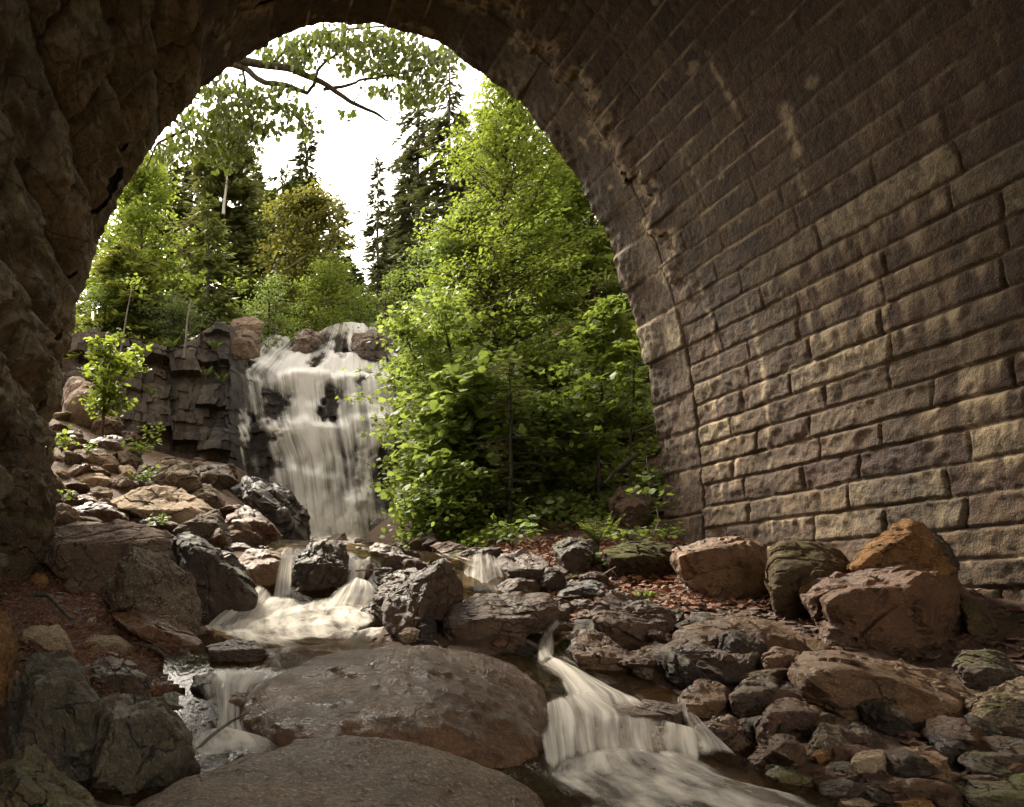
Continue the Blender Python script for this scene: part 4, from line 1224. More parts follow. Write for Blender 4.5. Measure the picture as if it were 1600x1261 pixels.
rock('rust', "hollowed brown stone at the foot of the large tilted slab", [(602, 964), (616, 946), (634, 938), (656, 944), (652, 968), (636, 990), (614, 990)], sharp=16)
rock('pale', "pale grey stone touching the top edge of the big smooth boulder", [(622, 992), (634, 983), (648, 980), (656, 986), (650, 1003), (630, 1006)], sharp=28, Y=4.75)
rock('black', "black wet stone right of the pale grey stone", [(648, 968), (662, 962), (678, 965), (684, 986), (676, 1003), (652, 1003)], sharp=26)
rock('wet', "rounded stone with water sheeting over it at the pool's right side", [(562, 960), (574, 944), (588, 940), (600, 956), (597, 982), (576, 990), (562, 978)], sharp=14)
rock('wet', "large purple-grey slab behind the big smooth boulder", [(698, 972), (714, 940), (740, 929), (800, 927), (850, 930), (872, 944), (866, 972), (838, 976), (806, 1002), (770, 996), (744, 1004), (700, 990)], [(704, 978), (740, 968), (768, 968), (802, 992), (838, 962)], B, sharp=34)
rock('wet', "dark purple lump at the right end of the large purple slab", [(838, 962), (862, 944), (888, 950), (889, 968), (876, 988), (864, 998), (846, 988)], sharp=24, rough=1.4)
rock('rust', "round brown stone on the far edge of the big smooth boulder", [(763, 1006), (776, 994), (796, 989), (810, 1005), (802, 1018), (780, 1022)], sharp=12)
rock('wet', "small grey stone left of the narrow spout", [(812, 1004), (826, 992), (842, 984), (854, 990), (850, 1012), (826, 1016)], sharp=26)
rock('black', "black wedge of stone against the big boulder below the narrow spout", [(798, 1012), (814, 1009), (832, 1013), (848, 1032), (842, 1046), (818, 1030)], sharp=30)
rock('wet', "broad reddish rock right of the three-strand cascade", [(768, 884), (784, 865), (815, 861), (846, 865), (862, 886), (852, 902), (836, 922), (806, 930), (788, 914)], [(788, 890), (830, 894), (856, 886)], B, sharp=24)
rock('wet', "small stone with dead leaves right of the broad reddish rock", [(838, 902), (850, 896), (862, 898), (870, 922), (852, 928)], sharp=26)
rock('dark', "small dark stone below the mossy-topped red stone", [(862, 916), (884, 909), (897, 925), (882, 933), (868, 932)], sharp=26)
rock('mossy', "mossy-topped red stone above the dark gap in the right bank", [(878, 904), (898, 892), (926, 892), (922, 908), (892, 914)], sharp=24)
rock('black', "dark angular block above the glistening purple boulder", [(868, 934), (894, 911), (930, 904), (952, 920), (946, 944), (910, 946), (878, 942)], sharp=32)
rock('wet', "glistening purple-brown boulder on the right of the stream", [(913, 956), (925, 932), (960, 931), (1000, 940), (1031, 955), (1034, 972), (1025, 988), (1002, 1004), (984, 1024), (962, 1014), (938, 992)], [(940, 978), (975, 992), (1005, 984), (1030, 974)], B, sharp=28, rough=1.5)
rock('tan', "brown wedge-shaped rock with a flat sloping top beside the right channel", [(884, 1012), (905, 990), (930, 987), (960, 1004), (988, 1025), (986, 1052), (960, 1080), (935, 1086), (912, 1064)], [(900, 1024), (930, 1028), (984, 1031)], B, sharp=42)
rock('rust', "narrow leaning red stone left of the brown wedge", [(866, 1012), (885, 995), (905, 984), (897, 1006), (882, 1022), (870, 1026)], sharp=30)
rock('wet', "small stone poking from the right channel below the red leaning stone", [(858, 1042), (870, 1029), (890, 1037), (912, 1052), (900, 1058), (870, 1052)], sharp=30)
rock('rust', "flat stone at the lip of the white chute", [(868, 1063), (895, 1057), (922, 1062), (910, 1078), (888, 1082)], sharp=30)
rock('lich', "moss-flecked dark rock spanning the gap in the right channel", [(984, 1034), (1010, 1014), (1060, 1006), (1095, 1019), (1116, 1017), (1124, 1031), (1100, 1058), (1060, 1066), (1015, 1064), (992, 1053)], [(998, 1036), (1060, 1029), (1112, 1030)], B, sharp=26, rough=1.3)
rock('rust', "thin red slab propped on the moss-flecked dark rock", [(996, 1024), (1005, 1001), (1070, 999), (1077, 1008), (1030, 1014), (1006, 1028)], name=S_, sharp=36, Y=4.75, D=0.3)
rock('wet', "debris-strewn brown slab above the water veil", [(932, 1114), (960, 1095), (1010, 1094), (1066, 1104), (1062, 1132), (1010, 1138), (958, 1128)], [(944, 1116), (1000, 1118), (1056, 1116)], S_, sharp=26, Y=3.72, D=0.4)
rock('tan', "flat brown ledge with the water veil pouring over it", [(930, 1160), (952, 1146), (990, 1137), (1060, 1135), (1080, 1146), (1088, 1182), (1082, 1210), (940, 1212)], [(940, 1172), (1000, 1170), (1074, 1166)], B, sharp=24, Y=3.22, D=0.45)
rock('tan', "brown facetted stone standing on the right bank of the channel", [(1063, 1106), (1070, 1084), (1095, 1061), (1126, 1070), (1140, 1096), (1136, 1118), (1110, 1134), (1075, 1138)], [(1070, 1106), (1102, 1102), (1136, 1098)], sharp=34)
rock('wet', "streaked wet shard of rock right of the slanting spill", [(1086, 1138), (1110, 1124), (1136, 1119), (1161, 1150), (1182, 1166), (1176, 1184), (1140, 1200), (1122, 1192), (1106, 1160)], [(1108, 1140), (1138, 1140), (1150, 1170)], sharp=36, rough=1.5)
# --- right side
rock('tan', "broad flat brown slab on the right beneath the olive boulder", [(1058, 986), (1090, 969), (1150, 965), (1206, 969), (1252, 990), (1288, 1010), (1262, 1034), (1220, 1034), (1170, 1024), (1100, 1018), (1064, 1002)], [(1080, 994), (1150, 1004), (1220, 1016), (1270, 1020)], S_, sharp=30, rough=0.8, lean=0.3)
rock('tan', "sloping brown stone below the broad flat slab", [(1116, 1030), (1134, 1012), (1186, 1029), (1192, 1042), (1150, 1046), (1124, 1042)], sharp=32)
rock('rust', "shiny wet red stone right of the moss-flecked dark rock", [(1106, 1054), (1130, 1042), (1176, 1041), (1187, 1050), (1162, 1068), (1124, 1071)], sharp=28)
rock('tan', "squarish brown stone left of the long lichened boulder", [(1188, 1048), (1195, 1019), (1216, 1011), (1251, 1018), (1260, 1036), (1246, 1064), (1224, 1072), (1204, 1064)], [(1196, 1028), (1214, 1024), (1218, 1056)], sharp=34)
rock('dark', "dark-sided stone between the facetted stone and the long boulder", [(1138, 1088), (1160, 1064), (1186, 1050), (1206, 1056), (1214, 1082), (1190, 1114), (1160, 1128), (1140, 1112)], [(1144, 1086), (1180, 1089), (1211, 1076)], sharp=26)
rock('dark', "small dark chip in the gap left of the long boulder", [(1214, 1082), (1222, 1062), (1238, 1072), (1252, 1086), (1248, 1097), (1228, 1092)], sharp=30)
rock('rust', "angular reddish block below the long lichened boulder's left end", [(1182, 1132), (1200, 1110), (1224, 1091), (1252, 1099), (1284, 1110), (1280, 1132), (1250, 1170), (1200, 1176), (1182, 1158)], [(1196, 1112), (1240, 1112), (1276, 1116)], B, sharp=36)
rock('rust', "long thin reddish stone at the water's edge", [(1176, 1184), (1190, 1165), (1250, 1171), (1292, 1190), (1286, 1203), (1258, 1202), (1180, 1200)], sharp=32)
rock('green', "long olive stone lying half in the foaming water", [(1192, 1208), (1210, 1192), (1250, 1204), (1290, 1225), (1290, 1240), (1250, 1240), (1208, 1226)], sharp=22)
rock('mossy', "moss-capped boulder at the foot of the bridge wall", [(943, 862), (975, 847), (1020, 844), (1056, 854), (1060, 876), (1046, 897), (1010, 908), (974, 900), (952, 884)], name=B, sharp=18)
rock('dark', "earth-brown mossy rock left of the moss-capped boulder", [(862, 858), (890, 839), (926, 844), (932, 866), (918, 892), (896, 902), (874, 884)], sharp=20)
rock('tan', "broad brown block against the bridge wall beside the moss-capped boulder", [(1058, 882), (1065, 860), (1090, 852), (1130, 849), (1150, 841), (1196, 850), (1208, 890), (1202, 938), (1150, 940), (1100, 924), (1068, 908)], [(1066, 872), (1100, 868), (1132, 858), (1136, 902)], B, sharp=30)
rock('olive', "smooth olive boulder leaning on the bridge wall", [(1190, 878), (1200, 856), (1236, 844), (1282, 849), (1312, 870), (1328, 892), (1304, 924), (1268, 954), (1240, 976), (1214, 968), (1202, 932)], [(1210, 890), (1250, 880), (1296, 892), (1250, 940)], B, sharp=12, rough=0.8)
rock('orange', "orange-tan rock sitting on top of the big red block", [(1323, 888), (1345, 864), (1380, 850), (1395, 824), (1415, 812), (1436, 819), (1438, 850), (1432, 878), (1478, 880), (1482, 896), (1440, 908), (1350, 900)], [(1350, 880), (1398, 850), (1424, 840)], B, sharp=26, rough=1.3, Y=5.15, D=0.45)
rock('dark', "dark stone behind the orange-tan rock", [(1432, 824), (1460, 827), (1486, 860), (1500, 882), (1496, 908), (1446, 894)], sharp=24, Y=5.3, D=0.35)
rock('rust', "big dark red block under the orange-tan rock", [(1262, 918), (1290, 911), (1340, 904), (1420, 896), (1492, 900), (1512, 930), (1517, 986), (1507, 1024), (1490, 1050), (1440, 1058), (1350, 1036), (1298, 1018), (1286, 970)], [(1292, 930), (1360, 920), (1422, 904), (1428, 1000)], B, sharp=36, rough=1.3, Y=4.65, D=0.75)
rock('olive', "slanting stone leaning on the right of the big dark red block", [(1500, 930), (1530, 940), (1552, 970), (1556, 1012), (1518, 1020), (1508, 970)], sharp=30, Y=4.75)
rock('tan', "long lichen-blotched tan boulder on the right", [(1243, 1052), (1262, 1021), (1310, 1015), (1380, 1024), (1440, 1039), (1490, 1064), (1524, 1086), (1512, 1112), (1502, 1138), (1440, 1160), (1400, 1170), (1360, 1154), (1318, 1112), (1268, 1098)], [(1272, 1040), (1330, 1036), (1400, 1056), (1470, 1082), (1502, 1094)], B, sharp=20, rough=0.9, Y=3.55, D=0.7)
rock('dark', "flat-topped stone at the right edge behind the long tan boulder", [(1496, 1034), (1510, 1016), (1560, 1017), (1586, 1035), (1604, 1056), (1604, 1084), (1540, 1078), (1508, 1066)], sharp=26)
rock('lich', "layered grey rock at the right edge", [(1496, 1128), (1510, 1094), (1545, 1074), (1600, 1064), (1660, 1090), (1660, 1154), (1560, 1152), (1510, 1146)], sharp=24, rough=1.6)
rock('dark', "dark rock in the shade against the wall at the right edge", [(1552, 966), (1580, 940), (1640, 935), (1700, 960), (1700, 1060), (1590, 1040)], sharp=24, Y=4.9)
rock('pale', "upright squarish light stone below the long tan boulder", [(1328, 1216), (1336, 1180), (1346, 1170), (1386, 1171), (1394, 1204), (1384, 1228), (1374, 1240), (1330, 1226)], [(1334, 1186), (1382, 1180), (1378, 1216)], sharp=36)
rock('tan', "blocky ochre stone right of the upright squarish stone", [(1388, 1180), (1415, 1167), (1476, 1184), (1482, 1216), (1486, 1238), (1430, 1244), (1408, 1218)], [(1398, 1184), (1440, 1192), (1474, 1196)], sharp=34)
rock('dark', "small dark stone beneath the middle of the long tan boulder", [(1318, 1152), (1336, 1129), (1352, 1140), (1378, 1156), (1360, 1170), (1334, 1170)], sharp=30)
rock('lich', "grey broken stone left of the upright squarish stone", [(1268, 1170), (1286, 1129), (1312, 1140), (1328, 1176), (1312, 1196), (1280, 1188)], sharp=28)
rock('orange', "small pinkish stone resting on the rubble by the water", [(1268, 1182), (1285, 1167), (1301, 1170), (1299, 1188), (1282, 1194)], sharp=32, lvl=4, Y=3.16)
rock('orange', "small orange-brown stone left of the upright squarish stone's foot", [(1294, 1198), (1306, 1180), (1330, 1195), (1332, 1214), (1310, 1217)], sharp=32, lvl=4, Y=3.1)
rock('orange', "flat orange stone at the bottom edge below the ochre stone", [(1382, 1242), (1410, 1234), (1482, 1244), (1486, 1264), (1420, 1276), (1388, 1260)], name=S_, sharp=28)
rock('black', "black stone in the hollow under the right of the long tan boulder", [(1452, 1150), (1470, 1142), (1522, 1144), (1524, 1190), (1480, 1196), (1458, 1174)], sharp=28)
rock('dark', "flat brown stone at the right edge below the layered grey rock", [(1508, 1196), (1526, 1168), (1600, 1163), (1670, 1175), (1670, 1216), (1560, 1212), (1514, 1222)], [(1524, 1180), (1600, 1178), (1660, 1186)], sharp=34)
rock('green', "low olive slab in the bottom right corner", [(1480, 1230), (1550, 1214), (1600, 1209), (1670, 1225), (1670, 1300), (1560, 1290), (1496, 1262)], name=S_, sharp=26)
rock('pale', "pale stone half under water at the bottom edge", [(1300, 1240), (1330, 1225), (1372, 1240), (1384, 1264), (1320, 1290), (1298, 1264)], sharp=20)
rock('brown', "grey rock in the leaf litter beside the bridge wall's corner", [(952, 780), (968, 761), (1012, 761), (1024, 786), (1012, 822), (984, 828), (958, 810)], sharp=20)
rock('mossy', "small mossy slab on the right bank under the shrubs", [(818, 818), (840, 799), (852, 805), (832, 826)], name=S_, sharp=30)
rock('dry', "grey outcrop high on the bank at the bridge wall", [(930, 520), (945, 488), (985, 478), (1010, 500), (1012, 560), (960, 566)], sharp=22)
rock('dry', "grey outcrop showing between the trees on the upper right bank", [(858, 500), (868, 462), (912, 448), (940, 462), (944, 506), (900, 514)], sharp=24)
rock('dry', "flat grey stone at the cliff's brink left of the falls", [(336, 550), (346, 522), (388, 516), (408, 530), (404, 556), (360, 560)], sharp=34, Y=17.2, D=0.7)
rock('dry', "grey stone at the top of the bluff among grass, left of the falls", [(356, 518), (364, 500), (392, 494), (412, 506), (404, 524), (370, 526)], sharp=34, Y=18.6, D=0.6)
rock('wet', "dark wet rock splitting the water at the top of the falls", [(456, 546), (464, 524), (486, 514), (506, 522), (504, 540), (482, 550)], sharp=22, Y=18.62, D=0.7, rough=1.4)
rock('wet', "dark mossy rock right of the falls' crest", [(552, 545), (560, 522), (584, 515), (606, 528), (604, 556), (572, 560)], sharp=22, Y=18.55, D=0.7, rough=1.4)

# --- stones of no particular look that fill the gaps, each a stone of its own
rf = np.random.default_rng(77)
fill_kinds = []
for k, (mt, sh) in enumerate([('wet', 30), ('dark', 28), ('dry', 26), ('rust', 30), ('tan', 28), ('pale', 30)]):
    for j in range(2):
        P = rf.normal(size=(14, 3)) * np.array([1.0, 0.8, 0.55])
        P /= np.linalg.norm(P / np.array([1.0, 0.8, 0.55]), axis=1, keepdims=True)
        me, base = rock_mesh("stone", P * 0.5, sh, 4, 1.0, 900 + k * 7 + j)
        me.materials.append(M[mt])
        fill_kinds.append((mt, me))
zones = [("wet stone in the jumble between the falls pool and the small cascades", "stones below the falls pool", [(470, 846), (660, 852), (770, 872), (740, 890), (600, 885), (480, 872)], ('wet', 'dark', 'rust'), 26, (0.3, 0.7)),
         ("small angular stone wedged between the rocks of the left talus", "small stones of the left talus", [(80, 640), (230, 690), (380, 740), (480, 850), (380, 870), (280, 840), (180, 810), (80, 850)], ('dry', 'pale', 'rust'), 105, (0.22, 0.62)),
         ("small wet stone filling a gap between the streamside rocks", "small stones along the stream", [(540, 850), (860, 890), (1100, 960), (1260, 1030), (1180, 1090), (1000, 1060), (880, 1000), (700, 985), (600, 960)], ('wet', 'dark', 'rust', 'tan'), 85, (0.2, 0.46)),
         ("small brown stone among the rubble in front of the long tan boulder", "small stones of the right foreground", [(1120, 1070), (1260, 1060), (1340, 1130), (1600, 1130), (1600, 1261), (1300, 1250), (1180, 1190)], ('rust', 'tan', 'dark'), 55, (0.12, 0.30))]


def inside(p, poly):
    r = False
    for (x1, y1), (x2, y2) in zip(poly, poly[1:] + poly[:1]):
        if (y1 > p[1]) != (y2 > p[1]) and p[0] < (x2 - x1) * (p[1] - y1) / (y2 - y1) + x1:
            r = not r
    return r


for lab, grp, poly, kinds, nst, (s0, s1) in zones:
    q = np.array(poly)
    k = 0
    ch = [m for m in fill_kinds if m[0] in kinds]
    while k < nst:
        p = (rf.uniform(q[:, 0].min(), q[:, 0].max()), rf.uniform(q[:, 1].min(), q[:, 1].max()))
        if not inside(p, poly):
            continue
        Yd = ground_depth(*p)
        w_ = W(p[0], p[1], Yd)
        s = rf.uniform(s0, s1)
        o = bpy.data.objects.new("rock", ch[rf.integers(len(ch))][1])
        COL.objects.link(o)
        o.location = (w_[0], w_[1], float(ground_z(w_[0], w_[1])) - s * 0.12)
        o.rotation_euler = (rf.uniform(-.3, .3), rf.uniform(-.3, .3), rf.uniform(0, 6.28))
        o.scale = (s * rf.uniform(.9, 1.5), s * rf.uniform(.8, 1.2), s * rf.uniform(.6, 1.2))
        tag(o, lab, "rock", grp)
        k += 1

# --- gravel nobody could count
Vg, Fg, off = [], [], 0
D0, F0 = ico(1)
for k in range(2600):
    if k < 1300:
        p = np.array([rf.uniform(-1.6, 6.0), rf.uniform(2.6, 9.2)])
    else:
        p = np.array([rf.normal(4.6, 0.9), rf.normal(6.0, 0.9)])
    s = rf.uniform(0.012, 0.05)
    v = D0 * (1 + 0.35 * rf.normal(size=(len(D0), 1))) * s * np.array([1.3, 1.0, 0.55])
    a = rf.uniform(0, 6.28)
    v = v @ np.array([[math.cos(a), math.sin(a), 0], [-math.sin(a), math.cos(a), 0], [0, 0, 1]])
    Vg.append(v + np.array([p[0], p[1], 0]))
    Fg.append(F0 + off)
    off += len(v)
Vg = np.concatenate(Vg)
cen = Vg.reshape(-1, len(D0), 3)[:, :, :2].mean(1)
Vg[:, 2] += np.repeat(ground_z(cen[:, 0], cen[:, 1]) + 0.01, len(D0))
tag(obj("gravel", mesh_arrays("gravel", Vg, [np.concatenate(Fg)], False), M['rust']), "loose gravel and stone chips over the stream bed", "gravel", kind='stuff')


# ------------------------------------------------------------------ plants
class Wood:
    def __init__(self):
        self.V, self.F, self.n = [], [], 0

    def tube(self, P, R, sides=6):
        P = np.asarray(P, float)
        R = np.broadcast_to(np.asarray(R, float), (len(P),))
        T = np.gradient(P, axis=0)
        T /= np.linalg.norm(T, axis=1, keepdims=True) + 1e-9
        ref = np.array([0.31, 0.95, 0.05]) if abs(T[:, 2]).mean() > 0.5 else np.array([0.05, 0.1, 1.0])
        A = np.cross(T, ref)
        A /= np.linalg.norm(A, axis=1, keepdims=True) + 1e-9
        Bv = np.cross(T, A)
        an = np.linspace(0, 2 * math.pi, sides, endpoint=False)
        ring = P[:, None] + R[:, None, None] * (A[:, None] * np.cos(an)[None, :, None] + Bv[:, None] * np.sin(an)[None, :, None])
        self.V.append(ring.reshape(-1, 3))
        i = np.arange(len(P) - 1)[:, None] * sides
        j = np.arange(sides)[None]
        q = np.stack([i + j, i + (j + 1) % sides, i + sides + (j + 1) % sides, i + sides + j], -1).reshape(-1, 4)
        self.F.append(q + self.n)
        self.n += len(P) * sides

    def build(self, name, mat, parent=None):
        me = mesh_arrays(name, np.concatenate(self.V), [np.concatenate(self.F)], True)
        return obj(name, me, mat, parent)


LEAF4 = np.array([(0, 0, 0), (0.42, 0.30, 0.05), (1, 0, -0.06), (0.42, -0.30, 0.05)])
LEAF6 = np.array([(0, 0, 0), (0.25, 0.36, 0.03), (0.62, 0.40, 0.02), (1, 0, -0.10), (0.62, -0.40, 0.02), (0.25, -0.36, 0.03)])
MAPLE = np.array([(0, 0, 0), (0.10, 0.42, 0), (0.42, 0.24, .02), (0.62, 0.48, -.03), (0.62, 0.18, .02), (1.0, 0, -0.08), (0.62, -0.18, .02), (0.62, -0.48, -.03), (0.42, -0.24, .02), (0.10, -0.42, 0)])
NEEDLE = np.array([(0, 0, 0), (0.35, 0.10, 0), (1, 0, 0), (0.35, -0.10, 0)])


def leaves(name, C, X, N, size, shape, mat, parent=None, rng=None, local=None):
    """leaf blades at C, pointing along X, facing N"""
    C, X, N = np.asarray(C), np.asarray(X, float), np.asarray(N, float)
    X = X / (np.linalg.norm(X, axis=1, keepdims=True) + 1e-9)
    N = N - X * (N * X).sum(1, keepdims=True)
    N /= np.linalg.norm(N, axis=1, keepdims=True) + 1e-9
    Yv = np.cross(N, X)
    s = np.broadcast_to(np.asarray(size, float), (len(C),))[:, None, None]
    V = C[:, None] + s * (X[:, None] * shape[None, :, 0:1] + Yv[:, None] * shape[None, :, 1:2] + N[:, None] * shape[None, :, 2:3])
    k = len(shape)
    f = np.arange(len(C) * k).reshape(-1, k)
    r = (rng or RNG).uniform(0, 1, len(C))
    me = mesh_arrays(name, V.reshape(-1, 3), [f], False, {'rnd': ('FACE', r)})
    return obj(name, me, mat, parent)


def broadleaf(label, base, H, prof, n_br, leaf, n_leaf, mat, bark='bark', seed=0, r0=0.06, lean=(0, 0), up=(0.25, 0.9), flat=0.05, spread=0.16, shape=LEAF4,
              squeeze=(1, 1), name="tree", cat="tree", group=None, t_lo=0.2, sub=5, multi=1, tilt=0.5, droop=0.15, push=(0, 0)):
    """trunk, limbs, twigs in layers, and leaves on the twigs; prof = [(height fraction, crown radius in m)]"""
    rg = np.random.default_rng(seed)
    base = np.array(base, float)
    root = empty(name, base, label, cat, group)
    wd = Wood()
    tw = []
    ph = np.array(prof, float)
    per = max(1, n_br // multi)
    for m in range(multi):
        hh = H * (1 if m == 0 else rg.uniform(0.65, 1.0))
        lx = np.array(lean) * H + (rg.normal(size=2) * 0.18 * H if multi > 1 else 0)
        nt = 14
        tt_ = np.linspace(0, 1, nt)
        wob = np.cumsum(rg.normal(size=(nt, 2)) * 0.012 * H, axis=0) * tt_[:, None]
        TP = np.stack([lx[0] * tt_ ** 1.3 + wob[:, 0], lx[1] * tt_ ** 1.3 + wob[:, 1], hh * tt_], 1)
        TP[0, 2] = -0.25
        wd.tube(TP, r0 * (1 - 0.85 * tt_) + 0.006, 7)
        for b in range(per):
            t = t_lo + (1 - t_lo) * ((b + rg.uniform(0, 1)) / per) ** 0.9
            t = min(t, 0.985)
            p0 = np.array([np.interp(t, tt_, TP[:, k]) for k in range(3)])
            az = b * 2.399 + rg.normal() * 0.5 + m
            L = np.interp(t, ph[:, 0], ph[:, 1]) * rg.uniform(0.62, 1.12)
            el = np.interp(t, [t_lo, 1], up) + rg.normal() * 0.12
            n_ = 7
            u = np.linspace(0, 1, n_)
            dirh = np.array([math.cos(az) * squeeze[0] + push[0], math.sin(az) * squeeze[1] + push[1], 0])
            side = np.array([-math.sin(az), math.cos(az), 0])
            BP = p0 + dirh * (L * u * math.cos(el))[:, None] + np.array([0, 0, 1]) * (L * (math.sin(el) * u - droop * u ** 2))[:, None] + side * (0.12 * L * np.sin(u * 3 + rg.uniform(0, 6)) * rg.normal())[:, None]
            wd.tube(BP, (r0 * 0.34 * (1 - t * 0.7)) * (1 - 0.85 * u) + 0.0025, 4)
            for s in range(sub):
                f = rg.uniform(0.22, 1.0)
                c = np.array([np.interp(f, u, BP[:, k]) for k in range(3)])
                c2 = c + side * rg.normal() * 0.24 * L * (1.15 - f) + dirh * rg.uniform(0, 0.12) * L + np.array([0, 0, rg.normal() * 0.03 * L])
                if s % 2 == 0:
                    wd.tube(np.array([c, (c + c2) / 2 + [0, 0, .01 * L], c2]), [0.006, 0.004, 0.002], 3)
                tw.append(np.concatenate([c, c2]))
    tw = np.array(tw)
    k = max(1, n_leaf // len(tw))
    i = np.repeat(np.arange(len(tw)), k)
    f = rg.uniform(0.2, 1.15, len(i))[:, None]
    C = tw[i, :3] * (1 - f) + tw[i, 3:] * f + rg.normal(size=(len(i), 3)) * np.array([spread, spread, flat])
    X = rg.normal(size=(len(i), 3)) * np.array([1, 1, 0.35]) + (tw[i, 3:] - tw[i, :3]) * 2 + np.array([0, 0, -0.25])
    N = np.array([0, -0.25, 1.0]) + rg.normal(size=(len(i), 3)) * tilt
    sz = leaf * rg.uniform(0.6, 1.25, len(i))
    wd.build("trunk", M[bark], root)
    leaves("crown", C, X, N, sz, shape, M[mat], root, rg)
    return root


def conifer(label, base, H, R, mat='nd_dark', seed=0, t_lo=0.08, gap=0.30, per=5, droop=0.25, fill=1.0, bark='bark_dark', twig=0.30, group=None, lean=0.0, thin=0.0, power=0.85, cat="conifer", name="conifer", width=1.0):
    rg = np.random.default_rng(seed)
    root = empty(name, base, label, cat, group)
    wd = Wood()
    tt_ = np.linspace(0, 1, 10)
    wd.tube(np.stack([lean * H * tt_ + 0.02 * rg.normal(size=10), 0.02 * rg.normal(size=10), np.where(tt_ == 0, -0.3, H * tt_)], 1), (0.022 * H) * (1 - 0.93 * tt_) * 0.55 + 0.005, 6)
    C, X, N, Sz = [], [], [], []
    z = H * t_lo
    while z < H * 0.985:
        t = z / H
        L0 = R * (1 - t) ** power * rg.uniform(0.75, 1.1) + 0.06
        for b in range(per):
            if rg.uniform() < thin:
                continue
            az = rg.uniform(0, 6.283)
            L = L0 * rg.uniform(0.6, 1.15)
            u = np.linspace(0, 1, 6)
            d = np.array([math.cos(az), math.sin(az), 0])
            sd = np.array([-math.sin(az), math.cos(az), 0])
            rise = 0.25 * (t - 0.35)
            BP = np.array([lean * z, 0, z + rg.normal() * 0.1 * gap]) + d * (L * u)[:, None] + np.array([0, 0, 1]) * (L * (rise * u - droop * u ** 1.6 + 0.12 * u ** 3))[:, None]
            wd.tube(BP, 0.012 * (1 - t * 0.6) * (1 - 0.8 * u) + 0.002, 3)
            n_ = max(3, int(L / 0.075 * fill))
            for s in (-1, 1):
                f = rg.uniform(0.12, 1.0, n_)
                c = np.stack([np.interp(f, u, BP[:, k]) for k in range(3)], 1) + rg.normal(size=(n_, 3)) * 0.015
                x = d * (0.65 + 0.3 * f)[:, None] + sd * s * rg.uniform(0.35, 0.95, n_)[:, None] + np.array([0, 0, 1]) * (-0.22 + 0.18 * rg.normal(size=n_))[:, None]
                C.append(c); X.append(x)
                N.append(np.array([0, 0, 1.0]) + rg.normal(size=(n_, 3)) * 0.45)
                Sz.append(twig * (0.45 + 0.75 * (1 - f) * min(1, L / 0.8) + 0.15) * rg.uniform(0.7, 1.2, n_))
        z += gap * rg.uniform(0.75, 1.25) * (1.0 - 0.45 * t)
    # leader
    n_ = 14
    C.append(np.stack([np.full(n_, lean * H), np.zeros(n_), H * rg.uniform(0.95, 1.0, n_)], 1))
    X.append(rg.normal(size=(n_, 3)) * [0.6, 0.6, 0.2] + [0, 0, 0.9]); N.append(rg.normal(size=(n_, 3))); Sz.append(np.full(n_, twig * 0.5))
    wd.build("trunk", M[bark], root)
    sh = NEEDLE * np.array([1, width, 1])
    leaves("crown", np.concatenate(C), np.concatenate(X), np.concatenate(N), np.concatenate(Sz), sh, M[mat], root, rg)
    return root


def upper_z(x, y):
    z = 5.75 + 0.20 * (min(max(y, 18), 30) - 18) + 0.16 * min(max(y - 30, 0), 60) + min(max(x - 6, 0), 10) * 0.12
    return z


def top_h(py_top, Y, zb):
    return (VY - py_top) / F * Y - zb


def at_top(px, py_top, Y, fn, *a, **k):
    """a tree on the bluff at depth Y whose tip shows at this height"""
    x = (px - VX) / F * Y
    zb = upper_z(x, Y) if Y > 18.5 else float(ground_z(x, Y))
    return fn(a[0], (x, Y, zb - 0.1), top_h(py_top, Y, zb), *a[1:], **k)


# --- conifers on the bluff behind the falls
at_top(478, 176, 31, conifer, "tall thin spruce spire rising alone against the white sky left of the gap", 2.1, 'nd_dark', 1, gap=0.42, per=6, fill=1.0, twig=0.5, t_lo=0.05, thin=0.1, width=1.5)
at_top(590, 246, 29, conifer, "slim see-through spruce standing in the sky gap above the falls", 1.8, 'nd_dark', 2, gap=0.45, per=6, fill=0.9, twig=0.45, t_lo=0.10, thin=0.2, width=1.4)
at_top(352, 168, 27, conifer, "tall brownish pine behind the birch stem on the left", 2.9, 'nd_brown', 3, gap=0.42, per=8, fill=1.0, twig=0.55, t_lo=0.15, power=0.5, width=1.3)
at_top(326, 300, 20, conifer, "dark green young fir in the middle of the left wood", 1.9, 'nd_mid', 4, gap=0.3, per=7, fill=0.9, twig=0.34, t_lo=0.03, width=1.4)
at_top(440, 262, 25, conifer, "broad dark hemlock left of the sky gap", 3.0, 'nd_mid', 5, gap=0.4, per=7, fill=0.8, twig=0.45, t_lo=0.05, power=0.65, width=1.3)
at_top(528, 300, 27, conifer, "dark spruce whose right edge slopes down to the sky gap", 2.3, 'nd_dark', 6, gap=0.42, per=7, fill=0.8, twig=0.42, t_lo=0.05, width=1.3)
at_top(196, 372, 18.9, conifer, "low hemlock with layered drooping fronds at the far left", 2.3, 'nd_yel', 7, gap=0.26, per=8, fill=1.0, twig=0.36, t_lo=0.03, droop=0.4, width=1.5, power=0.6)
at_top(150, 330, 23, conifer, "hemlock half hidden behind the rugged arch edge", 2.2, 'nd_yel', 8, gap=0.34, per=7, fill=0.8, twig=0.4, t_lo=0.05, width=1.4)
at_top(262, 210, 30, conifer, "tall spruce behind the yellow birch on the left", 2.7, 'nd_brown', 9, gap=0.42, per=8, fill=1.0, twig=0.5, t_lo=0.1, width=1.3)
at_top(652, 120, 25, conifer, "tall dark spruce left of the big lime tree reaching into the sky", 2.6, 'nd_dark', 10, gap=0.48, per=6, fill=0.8, twig=0.44, t_lo=0.05, power=0.7, width=1.3)
